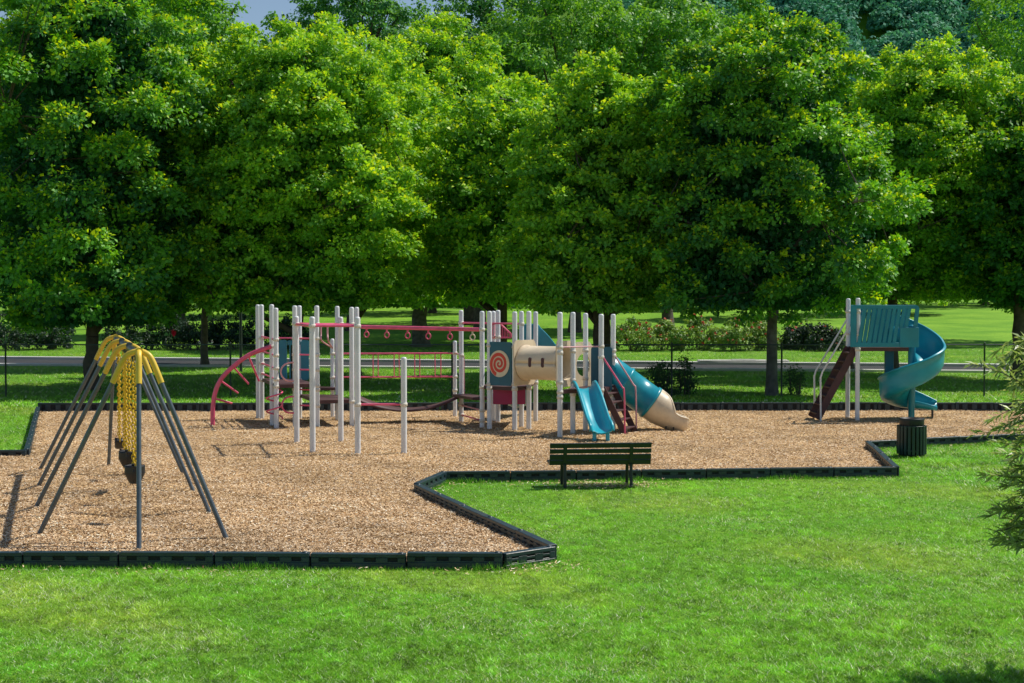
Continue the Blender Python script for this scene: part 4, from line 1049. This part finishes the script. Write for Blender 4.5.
OVAL = ([0, .1, .3, .5, .7, .85, .95, 1], [.8, 1, .98, .88, .70, .50, .30, .12])
BROAD = ([0, .1, .35, .6, .8, .92, 1], [.6, .82, 1, 1, .92, .66, .25])
ROUND = ([0, .12, .35, .6, .82, 1], [.62, .9, 1, .88, .58, .10])
DOME = ([0, .1, .3, .6, .8, .93, 1], [.75, .95, 1, .95, .80, .52, .15])
TALL = ([0, .2, .5, .8, .95, 1], [.6, .9, 1, .88, .5, .2])
def tree(seed, name, px, D, label, cx=None, half=100, ytop=0, ybot=310, trunk_r=0.25, ncl=700, nleaf=70, ls=0.2, clr=0.6, cols=None, m='leaf', bark='bark',
         prof=DOME, group='trees behind the playground', fork=None, lean=0.0, lobes=0.2, inner=0.25, nl=9, twigs=60, htr=None, droop=0.35, flat=0.6, extra=None, mass=None):
    g = np.random.default_rng(seed)
    x = X(px, D); z = float(th(x, D)); root = empty(name, (x, D, z), label, 'tree', group)
    cxx = X(cx if cx is not None else px, D); rad = half * D / F; zt, zb = Zp(ytop, D), Zp(ybot, D)
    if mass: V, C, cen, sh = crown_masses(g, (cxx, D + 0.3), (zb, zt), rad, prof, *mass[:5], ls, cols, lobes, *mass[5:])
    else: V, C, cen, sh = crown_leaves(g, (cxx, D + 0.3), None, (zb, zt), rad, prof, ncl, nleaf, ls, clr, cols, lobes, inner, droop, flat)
    if extra:                                                            # low hanging boughs, (px, py, dY, r)
        for (ex, ey, dy, er) in extra:
            q = P(ex, ey, D + dy); n = 170
            u = g.normal(size=(n, 3)); u /= np.linalg.norm(u, axis=1, keepdims=True); u *= (g.random(n) ** .45)[:, None]
            p = np.array(q) + u * er * np.array([1, 1, .6]); dirs = u + g.normal(0, .4, (n, 3)); dirs[:, 2] -= .4
            V = np.concatenate([V, leaf_quads(g, p, dirs, np.array([0, 0, 1.]) + g.normal(0, .5, (n, 3)), ls * g.uniform(.65, 1.3, n))])
            mx = g.random((n, 1)); C = np.concatenate([C, (np.array(cols[0]) * (1 - mx) + np.array(cols[1]) * mx)])
            cen = np.concatenate([cen, np.array(q)[None]])
    mb = MB(); ht = htr if htr is not None else max(1.5, zb - z + 0.8)
    wood(mb, (x, D, z), ht, trunk_r, zt, cen, g, nl, fork, lean, twigs); mb.build('trunk', bark, root)
    np_mesh('crown', V, 4, C, m, root)
    return root
MAPLE = ((0.030, 0.150, 0.062), (0.200, 0.510, 0.030), (0.540, 0.700, 0.018))  # first tone carries cool shade; third tones here and below paint sunlit leaves
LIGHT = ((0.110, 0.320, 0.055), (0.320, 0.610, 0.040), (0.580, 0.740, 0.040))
DARK = ((0.020, 0.085, 0.022), (0.050, 0.140, 0.020))
DARK3 = ((0.040, 0.170, 0.045), (0.110, 0.330, 0.028), (0.36, 0.52, 0.02))
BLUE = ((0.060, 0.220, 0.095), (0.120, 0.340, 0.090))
BACKL = ((0.095, 0.290, 0.060), (0.190, 0.440, 0.050))

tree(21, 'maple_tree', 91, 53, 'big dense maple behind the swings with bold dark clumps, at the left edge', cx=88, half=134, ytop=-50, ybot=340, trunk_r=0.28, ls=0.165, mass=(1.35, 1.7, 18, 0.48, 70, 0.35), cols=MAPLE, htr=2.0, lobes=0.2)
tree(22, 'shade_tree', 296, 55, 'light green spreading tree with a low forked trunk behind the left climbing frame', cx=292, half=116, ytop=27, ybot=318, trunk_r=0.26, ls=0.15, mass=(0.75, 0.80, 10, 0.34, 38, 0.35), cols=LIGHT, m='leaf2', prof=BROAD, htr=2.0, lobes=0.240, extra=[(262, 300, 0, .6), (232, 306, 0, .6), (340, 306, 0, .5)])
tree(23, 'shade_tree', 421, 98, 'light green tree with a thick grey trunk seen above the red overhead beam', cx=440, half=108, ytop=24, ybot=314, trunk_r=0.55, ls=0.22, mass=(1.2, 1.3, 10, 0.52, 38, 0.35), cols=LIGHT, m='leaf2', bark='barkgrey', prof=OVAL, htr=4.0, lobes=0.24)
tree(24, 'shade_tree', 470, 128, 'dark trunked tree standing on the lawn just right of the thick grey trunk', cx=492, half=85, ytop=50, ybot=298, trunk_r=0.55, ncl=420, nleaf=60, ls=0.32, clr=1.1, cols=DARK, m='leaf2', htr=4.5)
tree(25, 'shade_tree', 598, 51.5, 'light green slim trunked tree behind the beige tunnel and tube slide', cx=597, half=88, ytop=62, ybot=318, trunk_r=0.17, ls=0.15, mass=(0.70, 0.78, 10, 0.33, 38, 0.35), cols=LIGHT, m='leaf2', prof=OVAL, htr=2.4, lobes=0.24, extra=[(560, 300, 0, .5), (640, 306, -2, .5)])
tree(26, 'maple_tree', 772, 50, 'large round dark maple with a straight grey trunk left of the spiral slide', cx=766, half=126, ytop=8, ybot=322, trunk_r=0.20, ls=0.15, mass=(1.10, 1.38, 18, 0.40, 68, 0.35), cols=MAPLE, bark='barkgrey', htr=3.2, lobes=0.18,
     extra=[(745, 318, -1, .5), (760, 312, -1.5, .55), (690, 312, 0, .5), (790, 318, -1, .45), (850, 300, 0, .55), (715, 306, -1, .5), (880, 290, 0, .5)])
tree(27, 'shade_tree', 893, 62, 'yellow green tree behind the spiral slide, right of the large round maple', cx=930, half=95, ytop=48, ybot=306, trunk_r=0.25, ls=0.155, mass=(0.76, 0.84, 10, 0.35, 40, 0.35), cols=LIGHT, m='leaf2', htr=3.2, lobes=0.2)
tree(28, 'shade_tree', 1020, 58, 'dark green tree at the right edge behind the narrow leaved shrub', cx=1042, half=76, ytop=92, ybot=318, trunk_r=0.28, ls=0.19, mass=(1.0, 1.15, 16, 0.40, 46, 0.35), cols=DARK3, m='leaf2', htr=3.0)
tree(29, 'shade_tree', 1045, 105, 'tall tree rising above the right edge beside the wooded hill', cx=1030, half=68, ytop=-40, ybot=230, trunk_r=0.4, ncl=420, nleaf=60, ls=0.3, clr=1.0, cols=BACKL, m='leaf2', group='tall trees beyond the lawn')
fl = [(51, 204, 72, 95, 40, 'light green tree between the big left maple and the low forked tree'), (52, 356, 63, 95, 24, 'light green tree behind the four front posts and the red ladder'),
      (53, 503, 58, 85, 66, 'light green tree behind the spiral panel and left tower'), (54, 655, 66, 80, 66, 'yellow green tree filling the gap left of the large round maple above the rose bushes'), (55, 850, 68, 60, 80, 'yellow green tree right behind the large round maple')]
for s_, px, D, half, yt, lab in fl:
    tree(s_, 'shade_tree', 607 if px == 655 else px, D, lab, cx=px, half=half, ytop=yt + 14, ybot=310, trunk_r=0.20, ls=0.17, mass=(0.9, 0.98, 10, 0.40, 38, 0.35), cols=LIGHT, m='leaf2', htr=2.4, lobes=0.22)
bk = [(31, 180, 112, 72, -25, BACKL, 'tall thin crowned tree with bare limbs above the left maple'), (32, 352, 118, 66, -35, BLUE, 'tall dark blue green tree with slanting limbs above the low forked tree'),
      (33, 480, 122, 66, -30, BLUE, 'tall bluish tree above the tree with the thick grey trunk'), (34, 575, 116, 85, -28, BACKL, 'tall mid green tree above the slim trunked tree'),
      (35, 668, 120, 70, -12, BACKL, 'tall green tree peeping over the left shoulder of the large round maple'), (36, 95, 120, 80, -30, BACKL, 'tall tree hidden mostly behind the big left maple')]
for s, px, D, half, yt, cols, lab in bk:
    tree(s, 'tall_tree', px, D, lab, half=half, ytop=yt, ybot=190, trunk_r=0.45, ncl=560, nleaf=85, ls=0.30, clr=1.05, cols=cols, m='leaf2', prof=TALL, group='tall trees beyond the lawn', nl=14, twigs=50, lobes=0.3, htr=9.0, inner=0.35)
# trees standing round the far lawn, their trunks in the shade under the crowns
for s, px, D, half, yt, lab in ((41, 20, 150, 60, 150, 'dark tree far across the lawn behind the left shrubs'), (42, 185, 165, 55, 160, 'dark tree far across the lawn above the red flowered shrub'),
                                (43, 560, 170, 60, 150, 'dark tree far across the lawn behind the beige tunnel'), (44, 690, 160, 60, 140, 'dark tree far across the lawn above the rose bushes'),
                                (45, 985, 170, 60, 150, 'dark tree far across the lawn right of the spiral slide'), (46, 355, 168, 60, 150, 'dark tree far across the lawn behind the red ladder'), (47, 254, 142, 60, 150, 'dark tree added to shade the far lawn, in line with the leftmost white posts'), (48, 432, 150, 60, 150, 'dark tree added to shade the far lawn, hidden by the thick grey trunk'), (49, 775, 138, 60, 150, 'dark tree added to shade the far lawn, in line with the maple trunk'), (50, 906, 148, 60, 150, 'dark tree added to shade the far lawn, behind the spiral slide wall')):  # last four are hidden trees added for their shade on the lawn
    tree(s, 'lawn_tree', px, D, lab, half=half, ytop=yt, ybot=286, trunk_r=0.4, ncl=300, nleaf=55, ls=0.4, clr=1.3, cols=DARK, m='farleaf', group='trees on the far lawn', htr=2.8, nl=6, twigs=10)

def bush(seed, name, px, D, label, group, half, h, cols, flowers=None, cat='shrub', n=2600, ls=0.13, zb=0.0):
    g = np.random.default_rng(seed); x = X(px, D); z = float(th(x, D)); root = empty(name, (x, D, z), label, cat, group)
    rad = half * D / F
    V, C, cen, sh = crown_leaves(g, (x, D), None, (z + 0.12 + zb, z + h), rad, ([0, .25, .6, .85, 1], [.85, 1, .92, .6, .2]), n // 32, 40, ls, 0.34, cols, 0.22, 0.3, 0.2, 0.8)
    mb = MB()
    for k in range(9):
        a = g.random() * 6.28; q = Vector((x + 0.7 * rad * math.cos(a), D + 0.7 * rad * math.sin(a), z + h * float(g.uniform(.6, .95))))
        b = Vector((x + 0.15 * math.cos(a), D + 0.15 * math.sin(a), z - 0.05)); mb.tube([b, b.lerp(q, .5) + Vector((0, 0, .15)), q], [0.03, 0.02, 0.008], 5)
    mb.build('stems', 'bark', root)
    np_mesh('foliage', V, 4, C, 'bushleaf', root)
    if flowers:
        fr = cen[cen[:, 1] < D + 0.25 * rad]; k = g.choice(len(fr), min(len(fr), flowers[0]), replace=False)
        for q in fr[k]:
            q = q + np.array([0, -0.22, 0.20]); c = q + np.clip(g.normal(0, 0.04, (8, 3)), -0.06, 0.06) * flowers[2] / 0.12
            Vf = leaf_quads(g, c, g.normal(0, 1, c.shape), g.normal(0, .6, c.shape) + np.array([0, -.6, .8]), np.full(len(c), flowers[2]) * g.uniform(.7, 1.3, len(c)), 1.0)
            np_mesh('flower', Vf, 4, np.array(flowers[1]) * g.uniform(.7, 1.3, (len(c), 1)), 'flower', root)
ROSE = ((0.10, 0.24, 0.06), (0.34, 0.48, 0.12)); HEDGE = ((0.014, 0.045, 0.028), (0.030, 0.070, 0.035))
for i, (px, hf, h, nfl, lab) in enumerate(((633, 24, 2.3, 26, 'rose bush with orange red flowers directly right of the slide tower'), (664, 22, 2.1, 30, 'rose bush with red flowers left of the fence post beside the tube slide'),
        (697, 24, 2.3, 40, 'full rose bush thick with red flowers above the end of the tube slide'), (735, 21, 2.0, 24, 'rose bush with pink red flowers just left of the maple trunk'),
        (760, 17, 2.2, 22, 'narrow rose bush with red flowers against the maple trunk'), (800, 20, 1.9, 8, 'dull rose bush right of the maple trunk'), (822, 22, 1.9, 6, 'dark low rose bush behind the white stair rails'))):
    bush(60 + i, 'rose_bush', px, 93 + (i % 3) * 0.8, lab, 'rose bushes beside the road', hf, h * 0.85, ROSE if i < 5 else HEDGE, (int(nfl * 0.7), ((0.62, 0.07, 0.06), (0.75, 0.20, 0.13))[i % 2], 0.11), n=3800, ls=0.15)
for i, (px, hf, h, lab) in enumerate(((8, 30, 2.2, 'dark round shrub at the left edge beyond the road'), (52, 24, 2.0, 'dark shrub left of the swing maple trunk beyond the road'), (126, 24, 2.5, 'dark bluish shrub above the swing apex beyond the road'),
        (170, 20, 2.5, 'dark shrub topped by one red bloom beyond the road'), (200, 22, 2.3, 'dark shrub with thin brown foliage right of the red bloom'), (236, 26, 2.4, 'dark wide shrub left of the first white posts'), (285, 24, 2.1, 'dark shrub behind the red corkscrew climber'))):
    bush(80 + i, 'shrub', px, 94 + (i % 2), lab, 'dark shrubs beyond the road', hf, h, HEDGE, (2, (0.6, 0.03, 0.07), 0.3) if i == 3 else None, n=3400, ls=0.15)
bush(95, 'weedy_bush', 662, 50.4, 'dark weedy bush growing against the fence beside the tube slide', 'weeds along the fence', 15, 1.1, DARK, n=1400, ls=0.09)
bush(96, 'weedy_bush', 685, 50.6, 'small dark weedy bush right of the fence post by the tube slide', 'weeds along the fence', 9, 1.2, DARK, n=900, ls=0.09)
bush(97, 'weedy_bush', 796, 50.2, 'small weedy bush at the foot of the maple trunk by the fence', 'weeds along the fence', 10, 0.9, DARK, n=800, ls=0.09)

# hanging side shrub at the right edge: arching twigs with narrow leaves
def willow():
    g = np.random.default_rng(5); cx, cy = 5.11, 12.4
    root = empty('willow_shrub', (cx, cy, 0), 'grey green narrow leaved shrub at the right edge on the near grass', 'shrub')
    mb = MB(); tw = MB(); VV, CC = [], []
    main = []
    for k in range(9):
        a = g.random() * 6.28; p = [Vector((cx + 0.06 * math.cos(a), cy + 0.06 * math.sin(a), -0.05))]
        h = float(g.uniform(1.5, 2.9)); sp = float(g.uniform(0.15, 0.6))
        p += [Vector((cx + sp * .4 * math.cos(a), cy + sp * .4 * math.sin(a), h * .5)), Vector((cx + sp * math.cos(a), cy + sp * math.sin(a), h))]
        sm = smooth_path(p, 6); main.append(sm); mb.tube(sm, [0.03 * (1 - .8 * i / (len(sm) - 1)) for i in range(len(sm))], 6)
    for k in range(640):
        sm = main[k % 9]; s = sm[int(g.integers(6, len(sm)))]
        a = g.random() * 6.28; ln = float(g.uniform(0.40, 0.92)) * (1.0 if s.z < 2.3 else 0.62); rise = float(g.uniform(-0.15, 0.7))
        d = Vector((math.cos(a), math.sin(a), 0)); e = s + d * ln + Vector((0, 0, rise * ln - 0.10)); e.z = max(e.z, 1.22); m = s.lerp(e, .5) + Vector((0, 0, .12))
        pth = smooth_path([s, m, e], 6); tw.tube(pth, [0.006 * (1 - .7 * i / (len(pth) - 1)) for i in range(len(pth))], 4, caps=False)
        n = int(20 + ln * 30); t = g.uniform(0.2, 1.0, n)
        pa = np.array(pth); f = t * (len(pth) - 1); i0 = np.minimum(f.astype(int), len(pth) - 2); fr = (f - i0)[:, None]
        q = pa[i0] * (1 - fr) + pa[i0 + 1] * fr; tg = pa[i0 + 1] - pa[i0]; tg /= np.linalg.norm(tg, axis=1, keepdims=True)
        sd = g.normal(0, 1, (n, 3)); dirs = tg * 0.9 + sd * 0.45; dirs[:, 2] -= 0.05; dirs /= np.linalg.norm(dirs, axis=1, keepdims=True)
        sz = g.uniform(0.06, 0.125, n); VV.append(leaf_quads(g, q + dirs * sz[:, None] * .5, dirs, np.array([0, 0, 1.]) + g.normal(0, .6, (n, 3)), sz, 0.23))
        mx = g.random((n, 1)); CC.append(np.array([0.20, 0.32, 0.09]) * (1 - mx) + np.array([0.52, 0.60, 0.30]) * mx)
    mb.build('stems', 'bark', root); tw.build('twigs', 'bark', root)
    np_mesh('foliage', np.concatenate(VV), 4, np.concatenate(CC), 'willow', root)
willow()

# wooded hill far off
def far_wood():
    g = np.random.default_rng(9); VV, CC = [], []
    n = 1000; y = 285 + 245 * g.random(n); x = y * g.uniform(0.07, 0.38, n); z = th(x, y)
    for i in range(n):
        k = 420; r = g.uniform(4.0, 7.5); u = g.normal(size=(k, 3)); u /= np.linalg.norm(u, axis=1, keepdims=True); u[:, 2] = np.abs(u[:, 2]) * 1.2 - 0.25
        p = np.array([x[i], y[i], z[i] + 5]) + u * r * g.uniform(.75, 1.05, (k, 1)) * np.array([1, 1, 1.1])
        VV.append(leaf_quads(g, p, g.normal(0, 1, (k, 3)), u + np.array([0, 0, .5]) + g.normal(0, .3, (k, 3)), g.uniform(0.7, 1.3, k), .9))
        mx = g.random(); CC.append((np.array([0.060, 0.270, 0.190]) * (1 - mx) + np.array([0.140, 0.430, 0.240]) * mx) * g.uniform(.75, 1.25, (k, 1)))  # blue-green tint puts distance haze into the leaf colour
    tag(np_mesh('far_wood', np.concatenate(VV), 4, np.concatenate(CC), 'farleaf'), kind='stuff')
far_wood()

# ------------------------------------------------------------------ house far across the lawn
def house():
    Y = 176; x = X(822, Y); z = float(th(x, Y)); root = empty('brick_house', (x, Y, z), 'small brick house with white window far across the lawn, right of the maple', 'house')
    mb = MB(); mb.box((x, Y + 4, z + 1.4), (11, 8, 3.2)); mb.build('wall', 'brick', root)
    mb = MB(); mb.add([(x - 6, Y - 0.6, z + 2.9), (x + 6, Y - 0.6, z + 2.9), (x + 6, Y + 8.6, z + 2.9), (x - 6, Y + 8.6, z + 2.9), (x - 5, Y + 4, z + 5.2), (x + 5, Y + 4, z + 5.2)],
                      [[0, 1, 5, 4], [2, 3, 4, 5], [1, 2, 5], [3, 0, 4], [3, 2, 1, 0]]); mb.build('roof', 'roof', root)
    for wx in (X(812, Y), x + 3.3):
        mb = MB(); mb.box((wx, Y - 0.02, z + 1.45), (1.9, 0.12, 1.4)); wo = mb.build('window', 'trim', root)
        for k in (-1, 0, 1):
            mb = MB(); mb.box((wx + k * 0.58, Y - 0.09, z + 1.4), (0.46, 0.03, 1.0)); po = mb.build('pane', 'glass'); po.parent = wo
house()

# ------------------------------------------------------------------ small things by the road
p = G(743, 364.2); s = MB(); s.box((p.x, p.y, 0.12), (4.6, 0.9, 0.20)); s.box((p.x, p.y - 0.1, 0.235), (1.2, 0.5, 0.05))
tag(s.build('storm_drain_slab', 'concrete', loc=(p.x, p.y, 0)), 'pale concrete storm drain slab on the far kerb left of the maple trunk', 'drain slab')
for px, lab in ((203.5, 'pale stone on the verge, left one of the pair below the dark shrubs'), (214, 'pale stone on the verge, right one of the pair below the dark shrubs')):
    p = G(px, 347.3); s = MB(); pr = [(0.001, -0.05), (0.5, -0.03), (0.55, 0.08), (0.42, 0.2), (0.2, 0.27), (0.001, 0.28)]; s.lathe(pr, (p.x, p.y, float(th(p.x, p.y))), 9)
    s.v = [(a + random.uniform(-.05, .05), b + random.uniform(-.05, .05), c) for a, b, c in s.v]
    tag(s.build('stone', 'concrete', loc=(p.x, p.y, 0)), lab, 'stone', 'pale stones on the verge')
p = G(241, 372); s = MB(); s.lathe([(0.07, -0.1), (0.06, 3.0), (0.05, 5.6), (0.001, 5.62)], p, 10)
tag(s.build('pole', 'fence', loc=tuple(p)), 'thin dark pole standing on the verge behind the arched red climber', 'pole')
